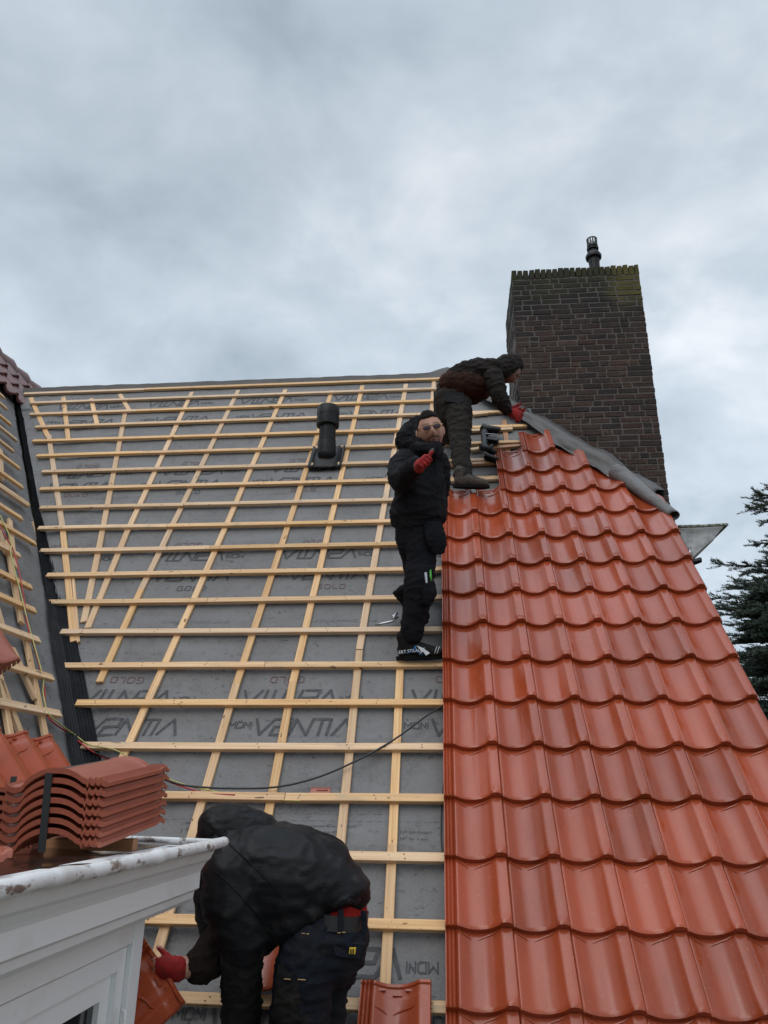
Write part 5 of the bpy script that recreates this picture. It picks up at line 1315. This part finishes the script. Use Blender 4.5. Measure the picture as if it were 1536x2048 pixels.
m = MB(); m.tube([plp(750,1250,.055), plp(765,1247,.06), plp(785,1243,.065), plp(796,1234,.07)], [.006,.008,.009,.008], 8); m.tube([plp(784,1243,.065), plp(789,1232,.08), plp(794,1226,.08)], [.008,.010,.011], 8); m.tube([plp(783,1230,.08), plp(792,1236,.07)], .007, 6); m.build('steel_bar', M_silver, hmr, smooth=True)

# ============================================================ CONIFERS
def conifer(x, y, z0_, ht, rfun, label, nb, seed):
    rr = random.Random(seed); root = empty('conifer_tree', (x, y, z0_), label, 'tree')
    tr = MB(); tr.tube([V((x+.1*noise.noise(V((k, seed, 0))), y, z0_+ht*k/10)) for k in range(11)], [.30*(1-k/10.6)+.01 for k in range(11)], 10); 
    cr_ = MB(); nv, nf = [], []
    def tri(a, b, c): i = len(nv); nv.extend((a, b, c)); nf.append((i, i+1, i+2))
    for k in range(nb):
        q = rr.random()**.9; z = z0_+ht*(.12+.87*q); az_ = rr.uniform(0, 2*math.pi); L = rfun(z)*rr.uniform(.72, 1.08)
        if L < .15: L = .15
        d = V((math.cos(az_), math.sin(az_), 0)); sd_ = V((-d.y, d.x, 0)); n = max(5, int(L/.30)); p = V((x, y, z)); pts = [p]; slope = rr.uniform(.05, .35)
        for i in range(n):
            t = (i+1)/n; p = p+(d*1.0+V((0,0,slope*(.6-.5*t)+.30*max(0, t-.8)))).normalized()*(L/n)+V((rr.uniform(-.03,.03), rr.uniform(-.03,.03), rr.uniform(-.02,.02))); pts.append(p)
        tr.tube(pts, [.035*(1-i/(n+.6))+.006 for i in range(n+1)], 4, cap=False)
        for i in range(1, n+1):
            t = i/n
            for sgn in (-1, 1):
                for rep in range(3):
                    tl = (.55*(1-t*.72)+.12)*rr.uniform(.6, 1.2)*min(1, L/1.5+.3); b = pts[i-1].lerp(pts[i], rr.random())
                    td = (d*rr.uniform(.5, 1.0)+sd_*sgn*rr.uniform(.4, 1.0)+V((0,0,rr.uniform(-.15,.25)))).normalized(); e_ = b+td*tl+V((0,0,.05*tl))
                    tr.tube([b, b.lerp(e_, .5)+V((0,0,-.02)), e_], [.006, .004, .002], 3, cap=False)
                    m_ = max(3, int(tl/.030))
                    for j in range(m_):
                        c = b.lerp(e_, (j+.5)/m_)
                        for w in range(3):
                            ax = V((rr.uniform(-1,1), rr.uniform(-1,1), rr.uniform(-.3,1))).normalized(); ax = (ax+td*.6).normalized(); si = ax.cross(td); si = si.normalized() if si.length > .01 else sd_
                            ln = rr.uniform(.045, .085); tri(c-si*.011, c+si*.011, c+ax*ln)
        e_ = pts[-1]
        for j in range(8):
            ax = (d+V((rr.uniform(-.6,.6), rr.uniform(-.6,.6), rr.uniform(-.3,.6)))).normalized(); tri(e_-sd_*.006, e_+sd_*.006, e_+ax*.09)
    tr.build('trunk', M_bark, root, fix=False)
    me = bpy.data.meshes.new('crown'); me.from_pydata([p-root.location for p in nv], [], nf); me.materials.append(M_needle); o = bpy.data.objects.new('crown', me); COL.objects.link(o); o.parent = root
def r_big(z): return max(.12, min(3.25, 3.3*((8.2-z)/5.0)**.8)) if z < 8.2 else .12
conifer(8.15, 14, -5.6, 13.9, r_big, 'tall dark conifer with feathery branches at the right edge, behind the tiled roof', 640, 5)
def r_s(z): return max(.1, .62*(3.6-z)**.9) if z < 3.6 else .1
conifer(5.45, 13.0, -5.6, 9.0, lambda z: min(2.3, r_s(z)), 'smaller conifer rising right behind the tiled verge, in front of the tall one', 260, 9)
